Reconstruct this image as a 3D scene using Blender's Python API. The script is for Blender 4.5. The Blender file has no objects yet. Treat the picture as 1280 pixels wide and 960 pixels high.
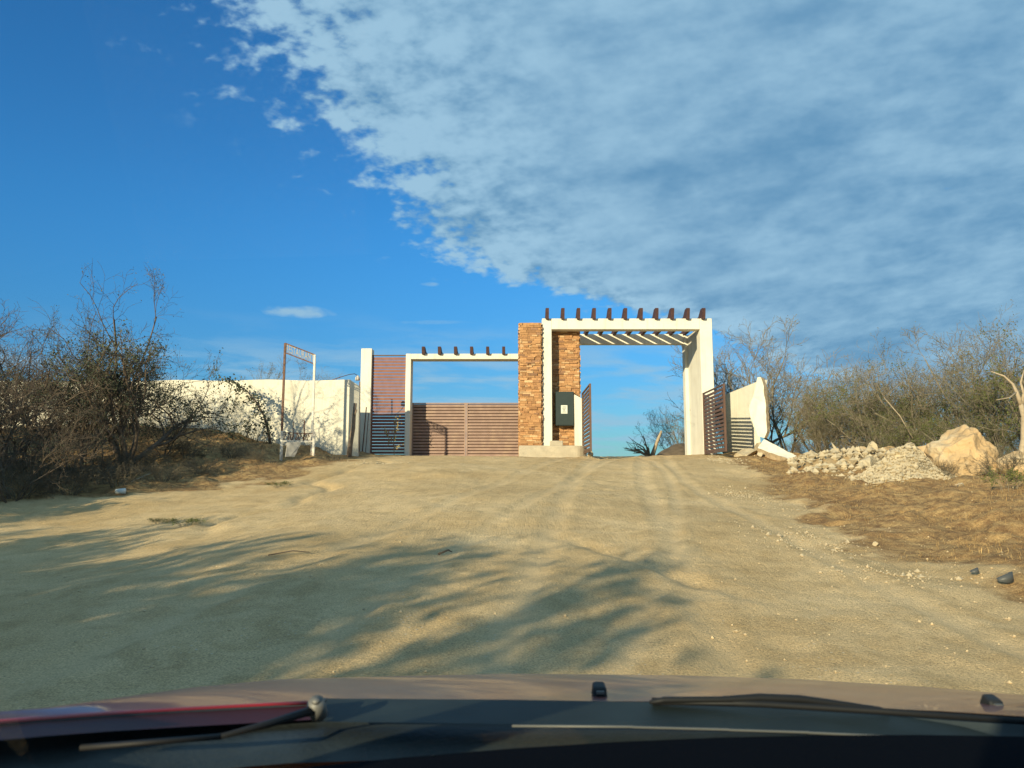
import bpy, math, random
import numpy as np
from mathutils import Vector, Matrix, noise as mnoise

# ------------------------------------------------------------------ camera, sky, sun, exposure
SC = bpy.context.scene
COL = SC.collection
F = 960.0                                   # focal length in photo pixels (1280 wide)
PITCH = math.atan(121.0 / F)
CAM_Z = 1.5
cd = bpy.data.cameras.new('camera'); cam = bpy.data.objects.new('camera', cd); COL.objects.link(cam)
cam.location = (0, 0, CAM_Z); cam.rotation_euler = (math.pi / 2 + PITCH, 0, 0)
cd.sensor_width = 36; cd.lens = 27; cd.clip_start = 0.02; cd.clip_end = 6000
cd.dof.use_dof = True; cd.dof.focus_distance = 22; cd.dof.aperture_fstop = 8.5
SC.camera = cam

SUN_AZ, SUN_EL = math.radians(33), math.radians(15.8)     # behind the camera, to the left
S = Vector((-math.sin(SUN_AZ) * math.cos(SUN_EL), -math.cos(SUN_AZ) * math.cos(SUN_EL), math.sin(SUN_EL)))
sl = bpy.data.lights.new('sun', 'SUN'); sun = bpy.data.objects.new('sun', sl); COL.objects.link(sun)
sl.energy = 5.0; sl.angle = math.radians(0.55); sl.color = (1.0, 0.84, 0.55)
sun.rotation_euler = S.to_track_quat('Z', 'Y').to_euler(); sun.location = (0, 0, 60)
SC.view_settings.view_transform = 'Standard'; SC.view_settings.look = 'None'
SC.view_settings.exposure = 0.6; SC.view_settings.gamma = 1.0

def nn(nt, t, **kw):
    n = nt.nodes.new(t)
    for k, v in kw.items():
        if k.startswith('i_'): n.inputs[k[2:].replace('_', ' ')].default_value = v
        else: setattr(n, k, v)
    return n

def make_world():
    w = bpy.data.worlds.new('World'); SC.world = w; w.use_nodes = True
    nt = w.node_tree; nt.nodes.clear(); L = nt.links.new
    out = nn(nt, 'ShaderNodeOutputWorld'); bg = nn(nt, 'ShaderNodeBackground'); L(bg.outputs[0], out.inputs[0])
    sky = nn(nt, 'ShaderNodeTexSky', sky_type='NISHITA', sun_disc=False)
    sky.sun_elevation = SUN_EL; sky.sun_rotation = math.atan2(S.x, S.y)
    sky.altitude = 50; sky.air_density = 1.0; sky.dust_density = 0.3; sky.ozone_density = 2.0
    bg.inputs[1].default_value = 0.12
    def M(op, a, b=None, c=None):
        n = nn(nt, 'ShaderNodeMath', operation=op)
        for i, v in enumerate((a, b, c)):
            if v is None: continue
            if isinstance(v, (int, float)): n.inputs[i].default_value = v
            else: L(v, n.inputs[i])
        return n.outputs[0]
    def SM(v, a, b, c=0.0, d=1.0):
        n = nn(nt, 'ShaderNodeMapRange', interpolation_type='SMOOTHSTEP'); L(v, n.inputs[0])
        for i, q in enumerate((a, b, c, d)): n.inputs[i + 1].default_value = q
        return n.outputs[0]
    tc = nn(nt, 'ShaderNodeTexCoord'); sep = nn(nt, 'ShaderNodeSeparateXYZ'); L(tc.outputs['Generated'], sep.inputs[0])
    dx, dy, dz = sep.outputs
    z = M('MAXIMUM', dz, 0.03)
    u = M('DIVIDE', dx, z); v = M('DIVIDE', dy, z)                # cloud layer seen as a flat sheet overhead
    vm = M('MAXIMUM', v, 0.25); U2 = M('DIVIDE', M('MULTIPLY', u, 2.0), M('POWER', vm, 0.6)); V2 = M('MULTIPLY', M('POWER', vm, -0.3), -8.3)   # layer has thickness: less squashed far away
    def noise(su, sv, rot, scale, detail, rough, off=0.0, dist=0.0):
        cu = M('ADD', M('MULTIPLY', U2, math.cos(rot)), M('MULTIPLY', V2, -math.sin(rot)))
        cv = M('ADD', M('MULTIPLY', U2, math.sin(rot)), M('MULTIPLY', V2, math.cos(rot)))
        c = nn(nt, 'ShaderNodeCombineXYZ'); L(M('MULTIPLY', cu, su), c.inputs[0]); L(M('MULTIPLY', cv, sv), c.inputs[1]); c.inputs[2].default_value = off
        n = nn(nt, 'ShaderNodeTexNoise', noise_dimensions='3D'); L(c.outputs[0], n.inputs['Vector'])
        n.inputs['Scale'].default_value = scale; n.inputs['Detail'].default_value = detail
        n.inputs['Roughness'].default_value = rough; n.inputs['Distortion'].default_value = dist
        return n.outputs[0]
    # edge of the bank: u where it starts, as a function of v
    fc = nn(nt, 'ShaderNodeFloatCurve')
    pts = [(0, -1.3), (1.0, -0.72), (1.5, -0.55), (2.3, -0.44), (3.1, -0.26), (3.7, 0.0), (4.2, 0.5), (5.0, 1.25), (6.5, 2.3), (9, 4.5), (12, 8)]
    cur = fc.mapping.curves[0]
    fx = lambda p: (p[0] / 12.0, (p[1] + 2.0) / 12.0)
    cur.points[0].location = fx(pts[0]); cur.points[1].location = fx(pts[-1])
    for p in pts[1:-1]: cur.points.new(*fx(p))
    fc.mapping.update()
    L(M('MINIMUM', M('DIVIDE', v, 12.0), 1.0), fc.inputs['Value'])
    edge = M('SUBTRACT', M('MULTIPLY', fc.outputs[0], 12.0), 2.0)
    d = M('ADD', M('SUBTRACT', u, edge), 0.13)
    big = noise(1, 1, 0.5, 1.3, 5, 0.6, 3.1)
    puff = noise(1.0, 1.0, 0.3, 8.5, 4.5, 0.52, 7.7, 0.0)
    fine = noise(1.0, 1.0, 0.9, 21.0, 4, 0.5, 4.4, 0.0)
    puff = M('ADD', M('MULTIPLY', puff, 0.78), M('MULTIPLY', fine, 0.22))
    band = noise(0.8, 1.35, 0.35, 2.6, 4, 0.5, 1.3, 0.0)
    mask = M('ADD', SM(d, -0.18, 0.60, 0, 1.0), M('MULTIPLY', M('SUBTRACT', big, 0.5), 0.65))
    dens = SM(M('ADD', M('MULTIPLY', mask, 1.75), M('MULTIPLY', M('SUBTRACT', puff, 0.5), 3.8)), 0.20, 1.0)
    dens = M('MULTIPLY', dens, SM(d, -0.38, -0.08))
    # thin wisps low over the horizon
    w1 = noise(0.55, 1.5, -0.06, 3.0, 6, 0.55, 11.0, 0.3)
    low = M('MULTIPLY', SM(v, 4.0, 7.5), SM(v, 60, 14))
    wis = M('MULTIPLY', M('MULTIPLY', SM(w1, 0.40, 0.66), low), 0.8)
    dens = M('MAXIMUM', dens, wis)
    for bu, bv, ru, rv, kk in ((-1.28, 4.5, .22, .20, .9), (-0.42, 3.85, .06, .06, .8), (-0.5, 4.8, .3, .08, .25)):    # small clouds standing apart
        e1 = M('POWER', M('DIVIDE', M('SUBTRACT', u, bu), ru), 2.0); e2 = M('POWER', M('DIVIDE', M('SUBTRACT', v, bv), rv), 2.0)
        bl = M('SUBTRACT', 1.0, M('ADD', e1, e2)); bl = M('ADD', bl, M('MULTIPLY', M('SUBTRACT', puff, 0.5), 3.0))
        dens = M('MAXIMUM', dens, M('MULTIPLY', SM(bl, 0.0, 1.3), kk))
    dens = M('MULTIPLY', dens, SM(dz, 0.0, 0.06))
    # colour of the cloud: bright small puffs near its edge, grey blue sheet inside
    shade = M('ADD', M('MULTIPLY', M('SUBTRACT', band, 0.5), 1.3), M('ADD', M('MULTIPLY', M('MULTIPLY', M('SUBTRACT', puff, 0.5), 3.0), SM(d, 0.1, 0.9, 1.0, 0.22)), SM(d, 0.0, 1.3, 0.66, 0.42)))
    shade = M('ADD', shade, SM(v, 2.4, 1.5, 0.0, 0.12))
    bank = SM(d, -0.3, 0.1)
    shade = M('ADD', M('MULTIPLY', SM(shade, 0.0, 1.0), bank), M('MULTIPLY', M('SUBTRACT', 1.0, bank), 0.92))
    cr = nn(nt, 'ShaderNodeMixRGB'); L(shade, cr.inputs[0])
    cr.inputs[1].default_value = (0.72, 1.70, 2.80, 1); cr.inputs[2].default_value = (2.05, 3.25, 4.25, 1)
    hs = nn(nt, 'ShaderNodeHueSaturation'); L(sky.outputs[0], hs.inputs['Color'])
    hs.inputs['Saturation'].default_value = 1.12; hs.inputs['Hue'].default_value = 0.5; hs.inputs['Value'].default_value = 1.0
    tint = nn(nt, 'ShaderNodeMixRGB', blend_type='MULTIPLY'); tint.inputs[0].default_value = 1.0
    L(hs.outputs[0], tint.inputs[1])
    tg = nn(nt, 'ShaderNodeMixRGB'); L(SM(dz, 0.0, 0.35), tg.inputs[0]); tg.inputs[1].default_value = (0.22, 0.42, 0.62, 1); tg.inputs[2].default_value = (0.24, 0.68, 0.98, 1)
    L(tg.outputs[0], tint.inputs[2])
    mx = nn(nt, 'ShaderNodeMixRGB'); L(M('MULTIPLY', dens, 0.96), mx.inputs[0]); L(tint.outputs[0], mx.inputs[1]); L(cr.outputs[0], mx.inputs[2])
    L(mx.outputs[0], bg.inputs[0])
make_world()

# ------------------------------------------------------------------ helpers
def P(px, py, D):
    """point seen at photo pixel (px,py) at a distance of D metres straight ahead"""
    a, b = (px - 640) / F, (480 - py) / F
    c, s = math.cos(PITCH), math.sin(PITCH)
    y = c - b * s; z = s + b * c
    return Vector((a * D / y, D, CAM_Z + z * D / y))
def X(px, D, py=480): return P(px, py, D).x
def Z(py, D): return P(640, py, D).z

def tag(o, label=None, cat=None, group=None, kind=None):
    if label: o['label'] = label
    if cat: o['category'] = cat
    if group: o['group'] = group
    if kind: o['kind'] = kind
    return o
def empty(name, loc, label, cat, group=None):
    o = bpy.data.objects.new(name, None); COL.objects.link(o); o.location = loc
    o.empty_display_size = 0.3
    return tag(o, label, cat, group)
def link_mesh(name, me, mat, parent=None, loc=None):
    o = bpy.data.objects.new(name, me); COL.objects.link(o)
    if mat and not me.materials: me.materials.append(mat)
    if parent is not None:
        o.parent = parent
        o.matrix_parent_inverse = Matrix.Identity(4)
        pl = Vector((0, 0, 0)); p = parent
        while p is not None: pl += Vector(p.location); p = p.parent
        o.location = -pl if loc is None else loc
    elif loc is not None: o.location = loc
    return o
def recenter(o):
    """move the origin of a world-space mesh to its base"""
    me = o.data; n = len(me.vertices); co = np.empty(n * 3); me.vertices.foreach_get('co', co); co = co.reshape(-1, 3)
    c = Vector(((co[:, 0].min() + co[:, 0].max()) / 2, (co[:, 1].min() + co[:, 1].max()) / 2, co[:, 2].min()))
    me.transform(Matrix.Translation(-c)); o.location = Vector(o.location) + c
    return o
def copy_tree(o, parent=None):
    c = o.copy(); COL.objects.link(c); c.parent = parent
    for ch in o.children: copy_tree(ch, c)
    return c

class MB:
    def __init__(s): s.v = []; s.f = []; s.smooth = []
    def add(s, vs, fs, sm=False):
        b = len(s.v); s.v += [tuple(p) for p in vs]; s.f += [tuple(b + i for i in f) for f in fs]; s.smooth += [sm] * len(fs)
    def box(s, x0, x1, y0, y1, z0, z1, bev=0.0):
        if x1 < x0: x0, x1 = x1, x0
        if bev <= 0:
            s.add([(x0,y0,z0),(x1,y0,z0),(x1,y1,z0),(x0,y1,z0),(x0,y0,z1),(x1,y0,z1),(x1,y1,z1),(x0,y1,z1)],
                  [(0,3,2,1),(4,5,6,7),(0,1,5,4),(1,2,6,5),(2,3,7,6),(3,0,4,7)]); return
        b = bev; vs = []
        ids = {}
        for ix in (0, 1):
            for iy in (0, 1):
                for iz in (0, 1):
                    cx, cy, cz = (x0, x1)[ix], (y0, y1)[iy], (z0, z1)[iz]
                    sx, sy, sz = (1, -1)[ix], (1, -1)[iy], (1, -1)[iz]
                    for ax in range(3):
                        p = [cx + sx * b, cy + sy * b, cz + sz * b]; p[ax] = (cx, cy, cz)[ax]
                        ids[(ix, iy, iz, ax)] = len(vs); vs.append(p)
        fs = []
        for ax in range(3):
            for side in (0, 1):
                o1, o2 = [a for a in range(3) if a != ax]
                loop = []
                for q in ((0,0),(1,0),(1,1),(0,1)):
                    k = [0,0,0]; k[ax] = side; k[o1] = q[0]; k[o2] = q[1]; loop.append(ids[(*k, ax)])
                fs.append(loop)
        for ax in range(3):
            o1, o2 = [a for a in range(3) if a != ax]
            for q1 in (0, 1):
                for q2 in (0, 1):
                    k0 = [0,0,0]; k0[ax] = 0; k0[o1] = q1; k0[o2] = q2; k1 = list(k0); k1[ax] = 1
                    fs.append([ids[(*k0, o1)], ids[(*k1, o1)], ids[(*k1, o2)], ids[(*k0, o2)]])
        for ix in (0, 1):
            for iy in (0, 1):
                for iz in (0, 1): fs.append([ids[(ix, iy, iz, a)] for a in range(3)])
        s.add(vs, fs)
    def bar(s, a, b, w, h, up=(0, 0, 1)):
        a, b = Vector(a), Vector(b); d = (b - a).normalized(); up = Vector(up)
        if abs(d.dot(up)) > 0.98: up = Vector((1, 0, 0))
        r = d.cross(up).normalized() * w / 2; u = r.cross(d).normalized() * h / 2
        s.add([a-r-u, a+r-u, a+r+u, a-r+u, b-r-u, b+r-u, b+r+u, b-r+u],
              [(0,1,2,3),(7,6,5,4),(0,4,5,1),(1,5,6,2),(2,6,7,3),(3,7,4,0)])
    def tube(s, pts, rad, n=6, cap=True, sm=True):
        pts = [Vector(p) for p in pts]; rad = rad if hasattr(rad, '__len__') else [rad] * len(pts)
        vs = []; fs = []
        for i, p in enumerate(pts):
            d = (pts[min(i+1, len(pts)-1)] - pts[max(i-1, 0)])
            if d.length < 1e-9: d = Vector((0,0,1))
            d.normalize(); a = d.cross(Vector((0.31, 0.17, 0.93)))
            if a.length < 0.05: a = d.cross(Vector((1, 0, 0)))
            a.normalize(); b = d.cross(a)
            for k in range(n):
                t = 2 * math.pi * k / n; vs.append(p + (a * math.cos(t) + b * math.sin(t)) * rad[i])
        for i in range(len(pts) - 1):
            for k in range(n):
                k2 = (k + 1) % n; fs.append((i*n+k, i*n+k2, (i+1)*n+k2, (i+1)*n+k))
        if cap: fs.append(tuple(range(n))[::-1]); fs.append(tuple((len(pts)-1)*n + k for k in range(n)))
        s.add(vs, fs, sm)
    def mesh(s, name, fix=True):
        me = bpy.data.meshes.new(name); me.from_pydata(s.v, [], s.f)
        me.polygons.foreach_set('use_smooth', s.smooth)
        if fix:
            import bmesh
            bm = bmesh.new(); bm.from_mesh(me); bmesh.ops.recalc_face_normals(bm, faces=bm.faces); bm.to_mesh(me); bm.free()
        me.update(); return me
    def build(s, name, mat, parent=None, fix=True):
        return link_mesh(name, s.mesh(name, fix), mat, parent)

# ---- value noise on arrays
def vnoise(x, y, seed=0):
    xi = np.floor(x).astype(np.int64); yi = np.floor(y).astype(np.int64); fx = x - xi; fy = y - yi
    def h(a, b):
        n = (a * 374761393 + b * 668265263 + seed * 2147483647) & 0x7fffffff
        n = ((n ^ (n >> 13)) * 1274126177) & 0x7fffffff
        return ((n ^ (n >> 16)) & 0xffff) / 65535.0
    fx = fx * fx * (3 - 2 * fx); fy = fy * fy * (3 - 2 * fy)
    return (h(xi, yi) * (1-fx) + h(xi+1, yi) * fx) * (1-fy) + (h(xi, yi+1) * (1-fx) + h(xi+1, yi+1) * fx) * fy - 0.5
def fbm(x, y, oct=4, seed=0, gain=0.5):
    r = 0; a = 1
    for i in range(oct): r = r + a * vnoise(x * 2**i + 17.3*i, y * 2**i - 9.1*i, seed + i); a *= gain
    return r

# ------------------------------------------------------------------ materials
MATS = {}
def mat(name, base, rough=0.8, var=0.0, vscale=3.0, metal=0.0, bump=0.0, bscale=20.0, spec=0.3, dirt=None, dscale=1.2, attr=None, coat=0.0, detail=6, trans=0.0, streak=0.0):
    if name in MATS: return MATS[name]
    m = bpy.data.materials.new(name); m.use_nodes = True; nt = m.node_tree; L = nt.links.new
    b = nt.nodes['Principled BSDF']; b.inputs['Roughness'].default_value = rough; b.inputs['Metallic'].default_value = metal
    b.inputs['Specular IOR Level'].default_value = spec; b.inputs['Coat Weight'].default_value = coat
    tc = nn(nt, 'ShaderNodeTexCoord'); geo = nn(nt, 'ShaderNodeNewGeometry')
    src = nn(nt, 'ShaderNodeRGB'); src.outputs[0].default_value = (*base, 1); c = src.outputs[0]
    if attr:
        at = nn(nt, 'ShaderNodeAttribute', attribute_name=attr); c = at.outputs['Color']
    if var:
        n = nn(nt, 'ShaderNodeTexNoise'); n.inputs['Scale'].default_value = vscale; n.inputs['Detail'].default_value = detail
        L(geo.outputs['Position'], n.inputs['Vector'])
        r = nn(nt, 'ShaderNodeMapRange'); L(n.outputs[0], r.inputs[0]); r.inputs[1].default_value = 0.25; r.inputs[2].default_value = 0.75
        r.inputs[3].default_value = 1 - var; r.inputs[4].default_value = 1 + var
        mx = nn(nt, 'ShaderNodeMixRGB', blend_type='MULTIPLY'); mx.inputs[0].default_value = 1; L(c, mx.inputs[1])
        cc = nn(nt, 'ShaderNodeCombineColor')
        for i in range(3): L(r.outputs[0], cc.inputs[i])
        L(cc.outputs[0], mx.inputs[2]); c = mx.outputs[0]
    if dirt:
        n = nn(nt, 'ShaderNodeTexNoise'); n.inputs['Scale'].default_value = dscale; n.inputs['Detail'].default_value = 8; n.inputs['Roughness'].default_value = 0.65
        L(geo.outputs['Position'], n.inputs['Vector'])
        r = nn(nt, 'ShaderNodeMapRange'); L(n.outputs[0], r.inputs[0]); r.inputs[1].default_value = 0.5; r.inputs[2].default_value = 0.72; r.inputs[4].default_value = dirt[3]
        mx = nn(nt, 'ShaderNodeMixRGB'); L(r.outputs[0], mx.inputs[0]); L(c, mx.inputs[1]); mx.inputs[2].default_value = (*dirt[:3], 1); c = mx.outputs[0]
    if streak:
        mp = nn(nt, 'ShaderNodeMapping'); L(geo.outputs['Position'], mp.inputs[0]); mp.inputs['Scale'].default_value = (7, 7, 0.45)
        n = nn(nt, 'ShaderNodeTexNoise'); n.inputs['Scale'].default_value = 1.0; n.inputs['Detail'].default_value = 6; n.inputs['Roughness'].default_value = 0.6; L(mp.outputs[0], n.inputs['Vector'])
        r = nn(nt, 'ShaderNodeMapRange'); L(n.outputs[0], r.inputs[0]); r.inputs[1].default_value = 0.52; r.inputs[2].default_value = 0.75; r.inputs[4].default_value = streak
        mx = nn(nt, 'ShaderNodeMixRGB'); L(r.outputs[0], mx.inputs[0]); L(c, mx.inputs[1]); mx.inputs[2].default_value = (0.33, 0.28, 0.20, 1); c = mx.outputs[0]
    L(c, b.inputs['Base Color'])
    if bump:
        n = nn(nt, 'ShaderNodeTexNoise'); n.inputs['Scale'].default_value = bscale; n.inputs['Detail'].default_value = 5
        L(geo.outputs['Position'], n.inputs['Vector'])
        bp = nn(nt, 'ShaderNodeBump'); bp.inputs['Strength'].default_value = bump; bp.inputs['Distance'].default_value = 0.02
        L(n.outputs[0], bp.inputs['Height']); L(bp.outputs[0], b.inputs['Normal'])
    if trans:
        # thin leaf: some light passes through
        tr = nn(nt, 'ShaderNodeBsdfTranslucent'); L(c, tr.inputs[0]); ms = nn(nt, 'ShaderNodeMixShader'); ms.inputs[0].default_value = trans
        L(b.outputs[0], ms.inputs[1]); L(tr.outputs[0], ms.inputs[2]); L(ms.outputs[0], nt.nodes['Material Output'].inputs[0])
    MATS[name] = m; return m

M_WHITE = mat('white_stucco', (0.70, 0.67, 0.57), 0.9, 0.06, 1.5, bump=0.25, bscale=45, streak=0.35, dirt=(0.45, 0.40, 0.30, 0.25), dscale=1.6)
M_WALL = mat('cream_stucco', (0.68, 0.645, 0.53), 0.9, 0.10, 1.1, bump=0.3, bscale=35, streak=0.28, dirt=(0.42, 0.37, 0.27, 0.45), dscale=1.0)
M_STONE = mat('ledger_stone', (0.4, 0.25, 0.13), 0.9, 0.22, 22, bump=0.5, bscale=60, attr='col')
M_RAFT = mat('dark_red_timber', (0.065, 0.032, 0.030), 0.7, 0.3, 12, bump=0.2, bscale=60)
M_SLAT = mat('red_brown_slats', (0.21, 0.095, 0.075), 0.6, 0.16, 5, metal=0.0, bump=0.05, bscale=80, dirt=(0.30, 0.17, 0.11, 0.5), dscale=1.4)
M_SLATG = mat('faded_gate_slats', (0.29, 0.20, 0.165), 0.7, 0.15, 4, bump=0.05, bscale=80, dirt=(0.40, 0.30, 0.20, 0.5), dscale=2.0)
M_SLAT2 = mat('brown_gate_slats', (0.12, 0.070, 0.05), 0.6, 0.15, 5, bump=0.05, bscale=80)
M_CONC = mat('weathered_concrete', (0.42, 0.37, 0.28), 0.95, 0.2, 6, bump=0.6, bscale=30, dirt=(0.25, 0.2, 0.14, 0.5), dscale=3)
M_CAB = mat('dark_green_steel', (0.024, 0.038, 0.038), 0.5, 0.1, 5, bump=0.02)
M_PAPER = mat('paper', (0.6, 0.62, 0.55), 0.9)
M_INK = mat('ink', (0.08, 0.09, 0.08), 0.8)
M_RUST = mat('rusty_steel', (0.15, 0.085, 0.06), 0.8, 0.4, 14, bump=0.2, bscale=80)
M_WMET = mat('white_painted_steel', (0.62, 0.60, 0.53), 0.6, 0.12, 9, dirt=(0.28, 0.14, 0.08, 0.7), dscale=5)
M_PLANK = mat('grey_board', (0.33, 0.31, 0.27), 0.9, 0.2, 8, bump=0.2)
M_BARK = mat('grey_brown_bark', (0.12, 0.092, 0.068), 0.95, 0.3, 9)
M_BARKP = mat('pale_twigs', (0.22, 0.185, 0.13), 0.95, 0.3, 9)
M_DEAD = mat('bleached_wood', (0.36, 0.29, 0.20), 0.9, 0.25, 12, bump=0.3, bscale=40)
M_POSTW = mat('grey_wood_post', (0.20, 0.15, 0.11), 0.9, 0.3, 12, bump=0.3, bscale=40)
M_LEAFD = mat('dusty_dark_leaves', (0.085, 0.100, 0.060), 0.8, 0.35, 2.5, trans=0.2)
M_LEAFO = mat('olive_leaves', (0.115, 0.130, 0.038), 0.8, 0.4, 1.6, trans=0.25)
M_LEAFB = mat('dry_tan_leaves', (0.16, 0.145, 0.065), 0.85, 0.35, 1.6, trans=0.2)
M_STRAW = mat('dry_straw', (0.42, 0.28, 0.12), 0.9, 0.35, 3.0, trans=0.15)
M_STRAWD = mat('dry_brush_twigs', (0.15, 0.125, 0.085), 0.95, 0.35, 2.5)
M_ROCK = mat('tan_rock', (0.46, 0.32, 0.17), 0.95, 0.22, 2.2, bump=0.9, bscale=14, dirt=(0.50, 0.45, 0.33, 0.8), dscale=1.3)
M_ROCKW = mat('pale_rubble', (0.45, 0.375, 0.25), 0.95, 0.2, 5, bump=0.8, bscale=22, dirt=(0.34, 0.25, 0.15, 0.6), dscale=3)
M_ROCKG = mat('grey_rock', (0.30, 0.26, 0.20), 0.95, 0.25, 5, bump=0.8, bscale=22, dirt=(0.45, 0.36, 0.24, 0.6), dscale=3)
M_GRAV = mat('light_gravel', (0.50, 0.39, 0.235), 0.95, 0.3, 8)
M_BRICKR = mat('broken_red_block', (0.38, 0.29, 0.18), 0.95, 0.35, 9, bump=0.8, bscale=25)
M_BLACKP = mat('black_plastic', (0.02, 0.021, 0.022), 0.5, 0.1, 10)
M_LITTER = mat('white_litter', (0.62, 0.66, 0.64), 0.6)

def ground_material():
    m = bpy.data.materials.new('sandy_ground'); m.use_nodes = True; nt = m.node_tree; L = nt.links.new
    b = nt.nodes['Principled BSDF']; b.inputs['Roughness'].default_value = 0.95; b.inputs['Specular IOR Level'].default_value = 0.15
    geo = nn(nt, 'ShaderNodeNewGeometry'); pos = geo.outputs['Position']
    at = nn(nt, 'ShaderNodeAttribute', attribute_name='road')
    def noise(sc, det=6, rough=0.55, vec=None, dist=0):
        n = nn(nt, 'ShaderNodeTexNoise'); n.inputs['Scale'].default_value = sc; n.inputs['Detail'].default_value = det
        n.inputs['Roughness'].default_value = rough; n.inputs['Distortion'].default_value = dist; L(vec or pos, n.inputs['Vector']); return n.outputs[0]
    def mr(v, a, b_, c=0.0, d=1.0):
        n = nn(nt, 'ShaderNodeMapRange'); L(v, n.inputs[0])
        for i, q in enumerate((a, b_, c, d)): n.inputs[i+1].default_value = q
        return n.outputs[0]
    def mix(f, a, b_, bt='MIX'):
        n = nn(nt, 'ShaderNodeMixRGB', blend_type=bt)
        for i, q in enumerate((f, a, b_)):
            if isinstance(q, (int, float)): n.inputs[i].default_value = q
            elif isinstance(q, tuple): n.inputs[i].default_value = (*q, 1)
            else: L(q, n.inputs[i])
        return n.outputs[0]
    sand = mix(mr(noise(0.5, 8, 0.6), 0.3, 0.7), (0.51, 0.35, 0.165), (0.69, 0.515, 0.285))
    sand = mix(mr(noise(2.6, 8, 0.65, dist=0.6), 0.45, 0.7, 0, 0.7), sand, (0.42, 0.29, 0.135))
    # stretched tracks of packed dirt along the driving direction
    mp = nn(nt, 'ShaderNodeMapping'); L(pos, mp.inputs[0]); mp.inputs['Scale'].default_value = (1.0, 0.07, 0.3); mp.inputs['Rotation'].default_value = (0, 0, -0.06)
    tr = noise(2.2, 5, 0.55, mp.outputs[0], 0.3)
    sand = mix(mr(tr, 0.5, 0.75, 0, 0.35), sand, (0.66, 0.50, 0.28))
    grain = mix(mr(noise(70, 3, 0.7), 0.3, 0.7), (0.60, 0.60, 0.60), (1.36, 1.36, 1.36))
    sand = mix(1.0, sand, grain, 'MULTIPLY')
    vo = nn(nt, 'ShaderNodeTexVoronoi'); vo.inputs['Scale'].default_value = 16; L(pos, vo.inputs['Vector'])
    peb = nn(nt, 'ShaderNodeMath', operation='MULTIPLY'); L(mr(vo.outputs['Distance'], 0.10, 0.16, 1, 0), peb.inputs[0]); L(mr(noise(1.1, 3), 0.5, 0.62), peb.inputs[1])
    sand = mix(peb.outputs[0], sand, (0.60, 0.52, 0.38))
    vo2 = nn(nt, 'ShaderNodeTexVoronoi'); vo2.inputs['Scale'].default_value = 38; L(pos, vo2.inputs['Vector'])
    pk = nn(nt, 'ShaderNodeMath', operation='MULTIPLY'); L(mr(vo2.outputs['Distance'], 0.12, 0.22, 1, 0), pk.inputs[0]); L(mr(noise(2.3, 4), 0.42, 0.6), pk.inputs[1])
    sand = mix(pk.outputs[0], sand, (0.26, 0.19, 0.11))
    dry = mix(mr(noise(1.3, 8, 0.65), 0.35, 0.65), (0.33, 0.20, 0.085), (0.52, 0.345, 0.15))
    dry = mix(mr(noise(7, 8, 0.75), 0.42, 0.62), dry, (0.20, 0.115, 0.055))
    dry = mix(1.0, dry, grain, 'MULTIPLY')
    f = nn(nt, 'ShaderNodeMath', operation='ADD'); L(at.outputs['Fac'], f.inputs[0]); L(mr(noise(1.6, 8, 0.7), 0.2, 0.8, -0.35, 0.35), f.inputs[1])
    tk = nn(nt, 'ShaderNodeAttribute', attribute_name='track')
    sand = mix(mr(tk.outputs['Fac'], 0.0, 1.0, 0, 0.42), sand, (0.68, 0.525, 0.31))
    c = mix(mr(f.outputs[0], 0.35, 0.65), dry, sand)
    L(c, b.inputs['Base Color'])
    # relief
    h1 = noise(34, 8, 0.72); h2 = noise(3.5, 6, 0.6)
    wv = noise(26, 3, 0.5, mp.outputs[0])
    s = nn(nt, 'ShaderNodeMath', operation='MULTIPLY_ADD'); L(h2, s.inputs[0]); s.inputs[1].default_value = 0.9; L(h1, s.inputs[2])
    s2 = nn(nt, 'ShaderNodeMath', operation='MULTIPLY_ADD'); L(wv, s2.inputs[0]); s2.inputs[1].default_value = 0.30; L(s.outputs[0], s2.inputs[2])
    bp = nn(nt, 'ShaderNodeBump'); bp.inputs['Strength'].default_value = 0.85; bp.inputs['Distance'].default_value = 0.035
    L(s2.outputs[0], bp.inputs['Height']); L(bp.outputs[0], b.inputs['Normal'])
    return m
M_GROUND = ground_material()

# ------------------------------------------------------------------ terrain
CP = []
for x in (-3, 0, 3, 6):
    for y, z in ((0,0),(4,.28),(8,.62),(12,1.0),(16,1.4),(20,1.82),(24,2.2),(27,2.36),(30,2.38),(34,2.15),(42,1.2),(55,-.5)):
        CP.append((x, y, z - (0.05 if x == -3 and y < 20 else 0)))
CP += [(-6,10,.5),(-6,14,.85),(-4.3,11.5,.72),(-4.6,20,1.7),(-6,18,1.35),(-6,22,1.95),(-6,25.5,2.3),(-9,17,1.2),(-9,21,1.95),(-8.3,25.6,2.88),
       (-10.9,25.6,3.12),(-12,20,1.9),(-16,20,2.0),(-16,26,3.3),(-12,15,1.1),(-12,10,.6),(-20,12,1.0),(-20,0,.3),(-10,0,.05),(-10,5,.25),(-5,5,.25),
       (-10,-10,-.6),(0,-10,-.8),(10,-10,-.6),(0,-40,-2),(-50,-40,-1),(50,-40,-1),(-60,20,2),(-60,60,1.5),(60,20,1.2),(60,60,-1),(0,90,-7),(60,90,-7),
       (-60,90,-6),(-12,40,1.8),(-6,31,2.4),(5,6.5,.52),(8,8,1.0),(8,12,1.25),(10,17,1.62),(8.5,20,1.9),(8.5,24,2.28),(12,22,1.75),(14,18,1.5),
       (9,27,2.3),(12,28,2.0),(14,34,1.6),(10,34,1.9),(16,10,1.3),(20,0,.3),(25,20,1.3),(-20,30,3.0),(-30,20,2.2),(-9,31,2.9)]
CP = np.array(CP, float)
def tps_k(r2): return 0.5 * r2 * np.log(r2 + 1e-9)
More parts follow.
